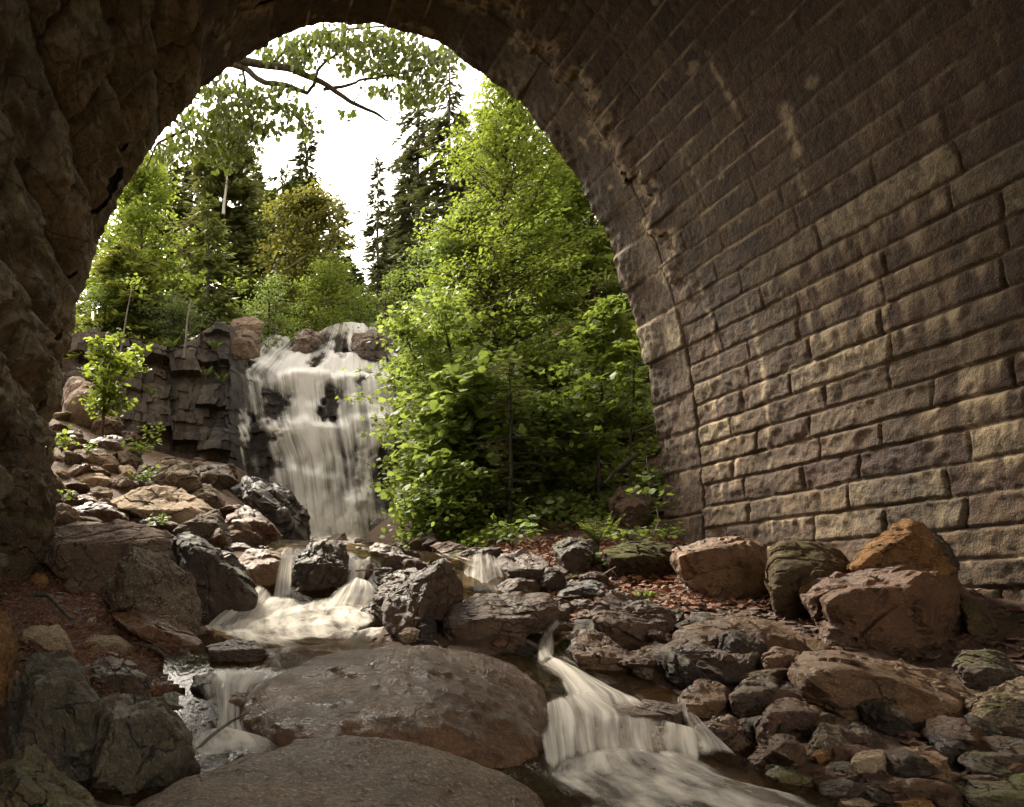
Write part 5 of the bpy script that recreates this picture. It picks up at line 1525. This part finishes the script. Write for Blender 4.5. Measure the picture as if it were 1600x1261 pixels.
at_top(702, 70, 23, conifer, "dark pine whose tip rises behind the lime tree's top", 2.4, 'nd_dark', 11, gap=0.5, per=6, fill=0.8, twig=0.46, t_lo=0.1, width=1.3)
at_top(792, 120, 21, conifer, "dark spruce showing behind the right of the lime tree's top", 2.3, 'nd_dark', 12, gap=0.4, per=6, fill=0.8, twig=0.42, t_lo=0.05, width=1.3)
at_top(848, 196, 19.5, conifer, "olive spruce behind the maple on the right", 2.2, 'nd_mid', 13, gap=0.34, per=7, fill=0.9, twig=0.38, t_lo=0.03, width=1.3)
at_top(920, 270, 22, conifer, "dark spruce behind the maple nearest the bridge wall", 2.5, 'nd_dark', 14, gap=0.4, per=6, fill=0.8, twig=0.42, t_lo=0.03, width=1.3)
fb = np.random.default_rng(88)
for i, (px, pt, Y) in enumerate([(95, 330, 34), (210, 260, 36), (300, 230, 38), (400, 250, 40), (450, 300, 36), (520, 352, 42), (556, 420, 40), (612, 330, 38), (640, 240, 36), (720, 170, 38), (760, 160, 34), (830, 230, 34), (890, 250, 36), (960, 300, 32), (1010, 330, 34), (40, 300, 36), (575, 452, 52), (604, 440, 50), (540, 440, 34)]):
    at_top(px, pt, Y, conifer, "dark spruce deep in the wood behind the falls", fb.uniform(2.2, 3.0), 'nd_dark' if i % 3 else 'nd_mid', 100 + i, gap=0.5, per=8, fill=0.7, twig=0.7, t_lo=0.04, width=1.6, group="spruces deep in the wood")

# --- broadleaved trees and bushes of the bluff
at_top(222, 238, 20, broadleaf, "yellow-green young birch beside the rugged arch edge on the left", [(0.2, 1.2), (0.5, 1.7), (0.8, 1.2), (1, 0.4)], 60, 0.11, 9000, 'lf_lime', seed=21, sub=6, spread=0.2, shape=LEAF6)
at_top(470, 320, 22.5, broadleaf, "olive-brown broadleaf tree in front of the hemlock", [(0.1, 1.4), (0.5, 2.0), (0.8, 1.6), (1, 0.5)], 60, 0.11, 9000, 'lf_olive', seed=22, sub=6, spread=0.22, shape=LEAF6)
at_top(500, 402, 20.5, broadleaf, "low yellow-green bush on the brink left above the falls", [(0.05, 0.9), (0.5, 1.4), (0.85, 1.0), (1, 0.4)], 50, 0.09, 7000, 'lf_lime', seed=23, sub=6, multi=3, t_lo=0.05, cat="bush", name="bush")
at_top(580, 425, 21.5, broadleaf, "pale green bush on the brink under the sky gap", [(0.05, 0.7), (0.5, 1.0), (1, 0.3)], 44, 0.085, 5000, 'lf_maple', seed=24, sub=5, multi=3, t_lo=0.05, cat="bush", name="bush")
at_top(420, 440, 19.8, broadleaf, "small green bush at the brink left of the falls' crest", [(0.05, 0.7), (0.5, 1.0), (1, 0.3)], 40, 0.08, 4000, 'lf_green', seed=25, sub=5, multi=3, t_lo=0.05, cat="bush", name="bush")
at_top(676, 430, 20, broadleaf, "leafy bush behind the right end of the falls' crest", [(0.05, 0.9), (0.5, 1.4), (1, 0.4)], 44, 0.09, 5000, 'lf_green', seed=26, sub=5, multi=3, t_lo=0.05, cat="bush", name="bush")
at_top(140, 440, 18.6, broadleaf, "dark bush on the bluff nearest the rugged arch edge", [(0.05, 0.8), (0.5, 1.2), (1, 0.4)], 44, 0.08, 5000, 'lf_green', seed=27, sub=5, multi=3, t_lo=0.05, cat="bush", name="bush")
at_top(270, 470, 18.7, broadleaf, "dark bush on the cliff edge below the young fir", [(0.05, 0.8), (0.5, 1.1), (1, 0.4)], 40, 0.08, 5000, 'lf_blue', seed=28, sub=5, multi=3, t_lo=0.05, cat="bush", name="bush")


def sapling(label, path, r, twigs, leaf, mat, bark, seed, shape=LEAF6, n_leaf=14, spread=0.12, name="sapling", cat="sapling"):
    """a bare stem through photo points (px, py, Y) with tufts of leaves"""
    rg = np.random.default_rng(seed)
    P = np.array([W(*p) for p in path])
    root = empty(name, P[0], label, cat)
    wd = Wood()
    t = np.linspace(0, 1, len(P)); tf = np.linspace(0, 1, 16)
    Q = np.stack([np.interp(tf, t, P[:, k]) for k in range(3)], 1) - P[0]
    wd.tube(Q, r * (1 - 0.7 * tf), 6)
    wd.build("trunk", M[bark], root)
    if twigs:
        C, X, N = [], [], []
        for (px, py, Y) in twigs:
            c = W(px, py, Y) - P[0]
            C.append(c + rg.normal(size=(n_leaf, 3)) * [spread, spread, spread * 0.45])
            X.append(rg.normal(size=(n_leaf, 3)) * [1, 1, 0.3] + [0, 0, -0.3]); N.append(rg.normal(size=(n_leaf, 3)) * 0.5 + [0, -0.3, 1])
        C = np.concatenate(C)
        leaves("crown", C, np.concatenate(X), np.concatenate(N), leaf * rg.uniform(0.7, 1.2, len(C)), shape, M[mat], root, rg)
    return root


sapling("bare white dead birch stem in front of the brownish pine", [(349, 335, 25.5), (350, 318, 25.5), (354, 290, 25.5), (355, 268, 25.5), (359, 250, 25.5)], 0.06, None, 0.1, 'lf_lime', 'birch', 1, name="dead_tree", cat="dead tree")
sapling("slender pale sapling bending over the left cliff edge", [(287, 560, 16.4), (291, 530, 16.5), (292, 505, 16.6), (296, 480, 16.7), (299, 468, 16.8)], 0.035, [(300, 448, 16.9), (292, 440, 16.9), (312, 444, 16.9), (304, 436, 17.0), (376, 445, 17.2), (384, 440, 17.2), (364, 441, 17.2)], 0.13, 'lf_lime', 'bark_grey', 2)
sapling("thin sapling with one low leaf tuft on the left cliff edge", [(188, 552, 16.4), (192, 530, 16.5), (198, 490, 16.6), (206, 450, 16.8), (208, 440, 16.8)], 0.025, [(190, 524, 16.4), (184, 521, 16.4), (208, 440, 16.8), (214, 446, 16.8), (202, 436, 16.8)], 0.11, 'lf_lime', 'bark_grey', 3)
sapling("leaning dead twig in the wood above the falls", [(478, 400, 21), (460, 412, 21), (440, 424, 21), (420, 436, 21)], 0.015, None, 0.1, 'lf_lime', 'bark_grey', 4, name="dead_branch", cat="dead branch")

# --- right bank trees
gz = lambda x, y: float(ground_z(x, y))


def on_bank(px, Y):
    x = (px - VX) / F * Y
    return np.array([x, Y, gz(x, Y)])


b_ = on_bank(762, 13.6)
broadleaf("tall lime-green birch-like tree dominating the right of the opening", b_, top_h(88, 13.6, b_[2]), [(0.12, 1.7), (0.3, 1.95), (0.5, 1.55), (0.7, 1.2), (0.85, 0.75), (1, 0.22)], 150, 0.085, 24000, 'lf_lime', seed=31, sub=8, r0=0.085, flat=0.05, spread=0.13, up=(0.15, 0.75), t_lo=0.2, push=(-0.05, -0.1), shape=LEAF4)
b_ = on_bank(925, 14.2)
broadleaf("layered green maple beside the bridge wall", b_, top_h(222, 14.2, b_[2]), [(0.1, 1.3), (0.4, 1.6), (0.7, 1.4), (0.9, 0.8), (1, 0.3)], 70, 0.15, 8500, 'lf_maple', seed=32, sub=6, r0=0.07, flat=0.025, spread=0.17, up=(0.05, 0.5), t_lo=0.15, shape=MAPLE, tilt=0.35, push=(-0.15, -0.1))
b_ = on_bank(848, 15.6)
broadleaf("mid-green leafy tree between the lime tree and the maple", b_, top_h(300, 15.6, b_[2]), [(0.1, 1.3), (0.5, 1.6), (0.85, 1.0), (1, 0.3)], 70, 0.10, 6000, 'lf_green', seed=33, sub=6, r0=0.06, t_lo=0.12, shape=LEAF6)
b_ = on_bank(722, 14.6)
broadleaf("green broadleaf tree leaning left over the waterfall", b_, top_h(352, 14.6, b_[2]), [(0.1, 1.2), (0.4, 1.5), (0.8, 0.9), (1, 0.3)], 90, 0.10, 8000, 'lf_green', seed=34, sub=7, r0=0.06, lean=(-0.05, 0), t_lo=0.2, shape=LEAF6, spread=0.15, push=(-0.08, -0.05))
b_ = on_bank(935, 10.6)
broadleaf("small maple sapling with big bright leaves at the bridge wall", b_, top_h(478, 10.6, b_[2]), [(0.3, 0.6), (0.6, 0.72), (0.9, 0.4), (1, 0.15)], 40, 0.125, 1500, 'lf_maple', bark='bark', seed=35, sub=5, r0=0.022, flat=0.02, spread=0.09, up=(0.1, 0.6), t_lo=0.25, shape=MAPLE, tilt=0.4, name="sapling", cat="sapling")
b_ = on_bank(985, 10.0)
broadleaf("thin upright sapling with few leaves touching the bridge wall", b_, top_h(530, 10.0, b_[2]), [(0.4, 0.35), (0.8, 0.4), (1, 0.15)], 16, 0.10, 330, 'lf_maple', seed=36, sub=4, r0=0.014, flat=0.02, spread=0.06, t_lo=0.4, shape=MAPLE, name="sapling", cat="sapling")
b_ = on_bank(722, 11.4)
broadleaf("big dark green shrub with broad round leaves hanging over the falls pool", b_, top_h(585, 11.4, b_[2]), [(0.05, 0.75), (0.4, 1.15), (0.8, 0.9), (1, 0.3)], 90, 0.155, 3600, 'lf_shrub', seed=37, sub=6, r0=0.025, multi=5, t_lo=0.08, flat=0.04, spread=0.13, shape=LEAF6 * np.array([1, 1.25, 1]), up=(0.1, 0.6), push=(-0.18, -0.12), name="shrub", cat="shrub", tilt=0.4)
b_ = on_bank(672, 10.8)
broadleaf("low bright shrub at the water's edge right of the falls pool", b_, top_h(770, 10.8, b_[2]), [(0.05, 0.4), (0.5, 0.6), (1, 0.25)], 44, 0.085, 2600, 'lf_shrub', seed=38, sub=5, r0=0.015, multi=4, t_lo=0.05, shape=LEAF6, name="shrub", cat="shrub")
b_ = on_bank(722, 10.6)
broadleaf("low bright shrub under the small brown spruce", b_, top_h(740, 10.6, b_[2]), [(0.05, 0.4), (0.5, 0.65), (1, 0.25)], 44, 0.085, 2600, 'lf_shrub', seed=39, sub=5, r0=0.015, multi=4, t_lo=0.05, shape=LEAF6, name="shrub", cat="shrub")
b_ = on_bank(735, 12.4)
broadleaf("blue-green shrub in the middle of the right bank", b_, top_h(500, 12.4, b_[2]), [(0.05, 0.9), (0.5, 1.4), (0.85, 1.0), (1, 0.4)], 80, 0.105, 6500, 'lf_shrub', seed=40, sub=6, r0=0.03, multi=4, t_lo=0.08, shape=LEAF6, name="shrub", cat="shrub", flat=0.03)
b_ = on_bank(850, 13.0)
broadleaf("spreading green shrub right of the small brown spruce", b_, top_h(560, 13.0, b_[2]), [(0.05, 0.8), (0.5, 1.2), (1, 0.4)], 70, 0.095, 5200, 'lf_shrub', seed=41, sub=6, r0=0.025, multi=4, t_lo=0.05, shape=LEAF6, name="shrub", cat="shrub", flat=0.03)
b_ = on_bank(872, 11.9)
broadleaf("low pale-leaved shrub above the bare earth of the right bank", b_, top_h(640, 11.9, b_[2]), [(0.05, 0.6), (0.5, 0.8), (1, 0.35)], 50, 0.075, 3600, 'lf_shrub', seed=42, sub=5, r0=0.015, multi=4, t_lo=0.05, shape=LEAF4, name="shrub", cat="shrub")
b_ = on_bank(950, 12.4)
broadleaf("low green shrub along the foot of the maple sapling", b_, top_h(600, 12.4, b_[2]), [(0.05, 0.6), (0.5, 0.9), (1, 0.35)], 50, 0.08, 3000, 'lf_shrub', seed=43, sub=5, r0=0.015, multi=4, t_lo=0.05, shape=LEAF6, name="shrub", cat="shrub")
b_ = on_bank(672, 13.6)
broadleaf("lime-leaved shrub whose twigs cross the right side of the waterfall", b_, top_h(500, 13.6, b_[2]), [(0.1, 0.8), (0.5, 1.1), (1, 0.4)], 60, 0.095, 4600, 'lf_lime', seed=44, sub=6, r0=0.025, multi=4, t_lo=0.1, shape=LEAF6, push=(-0.2, -0.05), name="shrub", cat="shrub", flat=0.03)
b_ = on_bank(848, 11.1)
broadleaf("bright leafy bush low in the middle of the right bank", b_, top_h(628, 11.1, b_[2]), [(0.05, 0.5), (0.5, 0.85), (1, 0.35)], 50, 0.10, 2400, 'lf_shrub', seed=47, sub=5, r0=0.015, multi=4, t_lo=0.1, shape=LEAF6, name="shrub", cat="shrub", push=(0, -0.15))
b_ = on_bank(905, 12.6)
broadleaf("light green bush filling the shade under the maple", b_, top_h(560, 12.6, b_[2]), [(0.05, 0.7), (0.5, 1.1), (1, 0.4)], 60, 0.11, 3200, 'lf_shrub', seed=48, sub=5, r0=0.02, multi=4, t_lo=0.1, shape=MAPLE, name="shrub", cat="shrub", push=(0, -0.15))
b_ = on_bank(797, 10.3)
conifer("small thin brown-green spruce at the front of the right bank", b_, top_h(560, 10.3, b_[2]), 0.62, 'nd_brown', 45, gap=0.13, per=5, droop=0.2, fill=1.5, twig=0.15, t_lo=0.12, power=0.45, width=0.9, thin=0.1)
sapling("two-stemmed bare sapling curving up beside the bridge wall's corner", [(1022, 836, 8.75), (1030, 815, 8.75), (1026, 790, 8.8), (1016, 778, 8.8), (1014, 750, 8.85), (1010, 715, 8.9)], 0.014, [(1000, 764, 8.8), (1030, 765, 8.75), (1046, 775, 8.7), (1012, 742, 8.85), (994, 768, 8.8)], 0.085, 'lf_maple', 'bark_grey', 46, n_leaf=9, spread=0.07)

# --- little plants
def tuft(label, px, py, Y, h, n, leaf, mat, seed, name="plant", cat="plant", shape=LEAF6, wide=1.0, fern=False):
    rg = np.random.default_rng(seed)
    c = W(px, py, Y)
    root = empty(name, c, label, cat)
    wd = Wood()
    C, X, N, S = [], [], [], []
    for k in range(n):
        az = k * 2.399 + rg.normal() * .3
        d = np.array([math.cos(az), math.sin(az), 0])
        L = h * rg.uniform(0.7, 1.15)
        u = np.linspace(0, 1, 7)
        sp = wide * rg.uniform(0.35, 0.8)
        P = d * (L * sp * u ** 1.2)[:, None] + np.array([0, 0, 1]) * (L * (u - 0.35 * sp * u ** 2))[:, None]
        P[0, 2] -= 0.05
        wd.tube(P, 0.004 * (1 - 0.6 * u), 3)
        m = 16 if fern else 5
        f = np.linspace(0.2, 1.0, m) if fern else rg.uniform(0.45, 1.05, m)
        pc = np.stack([np.interp(f, u, P[:, q]) for q in range(3)], 1)
        sd = np.array([-d[1], d[0], 0])
        for s in ((-1, 1) if fern else (0,)):
            C.append(pc + (0 if fern else rg.normal(size=(m, 3)) * leaf * 0.5))
            X.append((sd * s * 1.0 + d * 0.35 + np.array([0, 0, 0.1]))[None] + 0.1 * rg.normal(size=(m, 3)) if fern else rg.normal(size=(m, 3)) * [1, 1, .3] + d)
            N.append(np.array([0, -0.3, 1.0]) + rg.normal(size=(m, 3)) * (0.15 if fern else 0.45))
            S.append(leaf * (np.sin(np.clip(f, 0, 1) * 2.6 + 0.4) if fern else rg.uniform(0.7, 1.2, m)))
    wd.build("stem", M['bark'], root)
    C = np.concatenate(C)
    leaves("foliage", C, np.concatenate(X), np.concatenate(N), np.concatenate(S), shape, M[mat], root, rg)
    return root


b_ = on_bank(156, 13.2)
root = broadleaf("bright yellow-green shrub above the tall leaning boulder", W(160, 662, 13.9), 1.45, [(0.1, 0.5), (0.5, 0.62), (1, 0.25)], 40, 0.12, 1100, 'lf_lime', seed=50, sub=4, r0=0.02, multi=3, t_lo=0.1, flat=0.02, spread=0.10, shape=LEAF6, name="shrub", cat="shrub")
tuft("bright fern-like plant on the flat slab at the top left", 96, 703, 12.2, 0.30, 12, 0.10, 'lf_lime', 51)
tuft("sprig growing on the long rounded slab of the left talus", 136, 708, 12.4, 0.18, 7, 0.07, 'lf_maple', 52)
tuft("leafy clump at the cliff foot right of the long rounded slab", 218, 718, 12.8, 0.42, 16, 0.10, 'lf_maple', 53)
tuft("small plant under the dark lichen-patched boulder", 224, 760, 11.2, 0.26, 10, 0.09, 'lf_green', 54)
tuft("sprout at the foot of the left cliff", 236, 688, 15.2, 0.35, 9, 0.10, 'lf_maple', 55)
tuft("low sprig beside the rugged left wall above the broad slab", 96, 788, 9.8, 0.20, 9, 0.08, 'lf_maple', 56)
tuft("thin yellow-green plants growing on the broad smooth slab", 122, 866, 7.6, 0.22, 16, 0.06, 'lf_lime', 57, wide=1.6)
tuft("twiggy little plant by the mossy boulder on the left bank", 72, 884, 6.9, 0.22, 12, 0.06, 'lf_lime', 58, wide=1.3)
tuft("sprig above the broad smooth slab beside the pale block", 248, 822, 8.8, 0.14, 9, 0.06, 'lf_maple', 59, wide=1.4)
tuft("bright green fern on the right bank", 934, 856, 8.15, 0.44, 16, 0.085, 'lf_lime', 60, name="fern", cat="fern", shape=NEEDLE * np.array([1, 2.0, 1]), fern=True)
tuft("trailing leafy plant hanging down beside the moss-capped boulder", 930, 888, 7.7, 0.24, 14, 0.06, 'lf_green', 61, wide=1.5)
tuft("low leafy plant on top of the moss-capped boulder", 985, 846, 8.3, 0.18, 14, 0.07, 'lf_maple', 62, wide=1.6)
tuft("leafy plant at the foot of the two-stemmed sapling", 1040, 842, 8.4, 0.16, 12, 0.06, 'lf_maple', 63, wide=1.5)
tuft("dark leafy clump in the hollow left of the fern", 800, 858, 9.0, 0.40, 20, 0.09, 'lf_green', 64, wide=1.3)
tuft("dark leafy clump on the bank above the broad reddish rock", 838, 820, 9.8, 0.36, 18, 0.09, 'lf_green', 65, wide=1.3)
tuft("tuft of moss and sprigs beside the glistening boulder", 1008, 935, 6.6, 0.07, 14, 0.035, 'lf_lime', 66, wide=1.8)
tuft("leafy clump under the blue-green shrub", 770, 800, 10.4, 0.35, 18, 0.09, 'lf_green', 67, wide=1.3)

for k_, (px_, py_, yy_) in enumerate([(236, 620, 16.2), (322, 590, 16.2), (346, 600, 16.4), (212, 580, 16.2), (270, 545, 16.3), (336, 548, 16.5)]):
    tuft("small fern rooted in a crack of the left cliff", px_, py_, yy_, 0.30, 9, 0.07, 'lf_green', 80 + k_, name="fern", cat="fern", shape=NEEDLE * np.array([1, 2.0, 1]), fern=True)['label'] = ["fern in a crack low on the left of the cliff", "fern in the middle of the left cliff face", "fern in the wet cliff face beside the falls", "fern high on the far left of the cliff", "fern on the cliff brink under the slender sapling", "fern on the cliff brink beside the flat grey stone"][k_]

# --- tree overhanging the opening from the left, its trunk behind the arch
rg = np.random.default_rng(5)
rootp = W(120, 700, 11.6)
over = empty("tree", rootp, "old tree reaching a crooked bare limb with dangling leaves across the top of the opening", "tree")
wd = Wood()
Yo = 11.2


def limb(pts, r0_, r1_, sides=7, n=26):
    P = np.array([W(*p) for p in pts]) - rootp
    t = np.linspace(0, 1, len(P)); tf = np.linspace(0, 1, n)
    Q = np.stack([np.interp(tf, t, P[:, k]) for k in range(3)], 1)
    Q += np.cumsum(rg.normal(size=Q.shape) * 0.008, 0) * np.sin(tf * math.pi)[:, None]
    wd.tube(Q, r0_ + (r1_ - r0_) * tf, sides)
    return Q


trunk = limb([(60, 760, 11.8), (20, 500, 11.9), (60, 250, 11.8), (150, 130, 11.6), (260, 90, 11.4), (362, 97, 11.2)], 0.19, 0.068, 9, 40)
L = [limb([(352, 97, 11.2), (372, 94, 11.2), (420, 104, 11.1), (460, 117, 11.0), (500, 134, 10.9), (545, 162, 10.8), (590, 182, 10.8), (604, 189, 10.8)], 0.070, 0.010),
     limb([(352, 97, 11.2), (385, 108, 11.2), (410, 128, 11.1), (445, 131, 11.1), (478, 145, 11.0), (490, 133, 11.0)], 0.045, 0.024),
     limb([(490, 134, 10.9), (498, 110, 11.0), (530, 85, 11.2), (545, 50, 11.4), (548, 20, 11.5)], 0.030, 0.008),
     limb([(505, 140, 10.9), (540, 134, 10.8), (560, 126, 10.8), (600, 116, 10.8), (650, 108, 10.8), (690, 96, 10.8)], 0.026, 0.006),
     limb([(552, 163, 10.8), (562, 140, 10.8), (576, 130, 10.8)], 0.012, 0.006),
     limb([(604, 189, 10.8), (630, 172, 10.8), (660, 155, 10.9)], 0.010, 0.004),
     limb([(378, 100, 11.2), (383, 140, 11.2), (372, 170, 11.2), (360, 205, 11.1)], 0.022, 0.008),
     limb([(372, 185, 11.2), (405, 188, 11.1), (440, 176, 11.1), (460, 150, 11.0)], 0.010, 0.004),
     limb([(150, 130, 11.6), (220, 150, 11.3), (300, 200, 11.0), (250, 225, 10.9), (228, 262, 10.8)], 0.04, 0.010),
     limb([(300, 200, 11.0), (330, 190, 11.0), (360, 200, 11.0)], 0.012, 0.005),
     limb([(420, 104, 11.1), (455, 70, 11.2), (500, 50, 11.3), (600, 45, 11.3), (680, 62, 11.2), (730, 90, 11.1)], 0.022, 0.006)]
allp = np.concatenate(L)
clus = [(455, 75, 26, 20), (490, 60, 30, 18), (530, 65, 32, 24), (580, 65, 34, 26), (625, 75, 34, 24), (665, 90, 30, 22), (700, 92, 22, 14), (560, 100, 34, 16), (610, 105, 30, 16), (650, 120, 26, 16), (470, 90, 24, 20), (420, 80, 22, 10), (600, 140, 24, 10), (640, 150, 22, 12), (670, 140, 18, 16),
        (330, 140, 26, 20), (370, 150, 28, 28), (345, 185, 34, 28), (300, 190, 26, 20), (390, 190, 26, 26), (330, 225, 34, 22), (380, 225, 26, 20), (280, 225, 24, 20), (430, 165, 26, 16), (465, 175, 22, 16), (420, 200, 22, 14), (480, 200, 12, 16), (440, 140, 24, 10), (250, 240, 18, 18), (545, 175, 14, 8), (400, 150, 22, 16), (355, 250, 22, 16)]
for (px, py, sx, sy) in clus:                             # fine twigs carrying the leaf sprays
    c_ = W(px, py, 11.05) - rootp
    nb_ = allp[np.argmin(((allp - c_) ** 2).sum(1))]
    md = (c_ + nb_) / 2 + np.array([0, 0, 0.05])
    wd.tube(np.array([nb_, md, c_]), [0.008, 0.006, 0.004], 4)
    for q_ in range(9):
        e_ = W(px + rg.normal() * sx * 0.8, py + rg.normal() * sy * 0.8, 11.05 + rg.normal() * 0.25) - rootp
        s_ = c_ + (nb_ - c_) * rg.uniform(0, 0.5)
        wd.tube(np.array([s_, (s_ + e_) / 2 + rg.normal(size=3) * 0.03, e_]), [0.0045, 0.0035, 0.002], 3)
wd.build("trunk", M['bark_dark'], over)
C = []
for (px, py, sx, sy) in clus:
    n_ = int(sx * sy * 0.27)
    a = np.stack([rg.normal(px, sx * 0.62, n_), rg.normal(py, sy * 0.62, n_), rg.normal(11.05, 0.3, n_)], 1)
    C.append(np.stack([(a[:, 0] - VX) / F * a[:, 2], a[:, 2], (VY - a[:, 1]) / F * a[:, 2]], 1))
C = np.concatenate(C) - rootp
n_ = len(C)
leaves("crown", C, rg.normal(size=(n_, 3)) * [0.5, 0.5, 0.3] + [0, 0, -0.9], rg.normal(size=(n_, 3)), 0.086 * rg.uniform(0.6, 1.25, n_), LEAF6, M['lf_over'], over, rg)

# --- dead wood
def stick(label, pts, r, mat='bark_dark', name="stick", cat="stick"):
    P = np.array([W(*p) for p in pts])
    w_ = Wood()
    t = np.linspace(0, 1, len(P)); tf = np.linspace(0, 1, 14)
    Q = np.stack([np.interp(tf, t, P[:, k]) for k in range(3)], 1)
    w_.tube(Q - P[0], r * (1 - 0.5 * tf), 6)
    o = w_.build(name, M[mat])
    o.location = P[0]
    return tag(o, label, cat)


stick("thin dark stick jutting up across the left cascade", [(297, 1182, 3.3), (330, 1150, 3.32), (360, 1128, 3.35), (390, 1112, 3.4)], 0.009)
stick("dark crooked log slanting down the right bank's bare earth", [(995, 712, 9.9), (980, 722, 9.9), (960, 738, 9.9), (945, 755, 9.9)], 0.035, name="log", cat="log")
stick("fallen grey branch lying across the right bank shrubs", [(1030, 662, 9.7), (990, 675, 10.0), (940, 678, 10.2), (885, 675, 10.4)], 0.022, 'bark_grey', name="branch", cat="branch")
stick("pale twig bridging the gap above the square red stone", [(556, 892, 6.6), (585, 890, 6.65), (610, 889, 6.7)], 0.010, 'bark_grey')
stick("pale broken stick standing in the foot of the brown wedge", [(905, 1092, 3.85), (918, 1082, 3.95), (934, 1074, 4.05)], 0.008, 'bark_grey')
stick("dark root snaking over the left needle bank", [(52, 928, 5.5), (75, 930, 5.4), (92, 948, 5.2), (112, 968, 5.05)], 0.022, name="root", cat="root")
stick("long root edging the needle bank by the stream", [(215, 1008, 4.9), (240, 1012, 4.75), (275, 1040, 4.5), (325, 1068, 4.2)], 0.022, name="root", cat="root")
stick("pale twig lying before the moss-capped boulder", [(940, 900, 7.2), (952, 892, 7.25), (962, 886, 7.3)], 0.012, 'bark_grey')

# --- ground cover and litter nobody could count
rg = np.random.default_rng(6)


def scatter(name, label, cat, polys, n, size, mat, hmax, shape, flat_leaf, seed, mn=0.0):
    rg = np.random.default_rng(seed)
    C = []
    while len(C) < n:
        poly = polys[rg.integers(len(polys))]
        q = np.array(poly)
        p = (rg.uniform(q[:, 0].min(), q[:, 0].max()), rg.uniform(q[:, 1].min(), q[:, 1].max()))
        if inside(p, poly):
            C.append(p)
    C = np.array(C)
    z = ground_z(C[:, 0], C[:, 1])
    cl = fbm(np.stack([C[:, 0] * 1.6, C[:, 1] * 1.6, 0 * z + seed], -1), 3)
    keep = cl > mn
    C, z, cl = C[keep], z[keep], cl[keep]
    m = len(C)
    P = np.stack([C[:, 0], C[:, 1], z + 0.025 + hmax * rg.uniform(0, 1, m) * np.clip(cl + 0.5, 0, 1.3)], 1)
    N = np.array([0, -0.2, 1]) + rg.normal(size=(m, 3)) * flat_leaf
    o = leaves(name, P, rg.normal(size=(m, 3)) * [1, 1, 0.3], N, size * rg.uniform(0.6, 1.3, m), shape, M[mat], None, rg)
    return tag(o, label, cat, kind='stuff')


bank = [(3.6, 9.6), (6.4, 9.6), (7.6, 12), (9.5, 16.5), (5.6, 17), (4.8, 13), (3.2, 11)]
scatter("ground_cover", "low leafy undergrowth covering the right bank", "undergrowth", [bank], 20000, 0.080, 'lf_shrub', 0.30, LEAF6, 0.5, 71, mn=-0.22)
scatter("leaf_litter", "brown dead leaves strewn over the right bank and gravel", "leaf litter", [bank, [(3.2, 6.0), (5.4, 5.6), (6.0, 7.6), (5.8, 9.2), (3.6, 9.4)]], 9000, 0.055, 'litter', 0.02, LEAF6, 0.4, 72, mn=-1)
scatter("needle_litter", "red-brown dead needles and leaves on the left bank", "needle litter", [[(-1.4, 4.0), (-0.2, 3.6), (0.15, 4.4), (-0.2, 5.4), (-0.7, 6.8), (-1.8, 7.6), (-1.9, 5)]], 14000, 0.030, 'litter', 0.02, LEAF4 * np.array([1, 0.6, 1]), 0.5, 73, mn=-1)
# grass and seedlings along the brink of the bluff
rg = np.random.default_rng(9)
nb = 9000
x = rg.uniform(-6, 12, nb); y = rg.uniform(18.2, 23, nb)
P = np.stack([x, y, 5.72 + 0.20 * (y - 18) + np.clip(x - 6, 0, 10) * 0.12 + rg.uniform(0, 0.5, nb)], 1)
ok = ~((x > 1.2) & (x < 5.2) & (y < 22))
P = P[ok]
tag(leaves("undergrowth", P, rg.normal(size=P.shape) * [0.6, 0.6, 0.3] + [0, 0, 0.5], rg.normal(size=P.shape), 0.13 * rg.uniform(0.6, 1.4, len(P)), LEAF4, M['lf_green'], None, rg), "green undergrowth along the brink of the bluff", "undergrowth", kind='stuff')
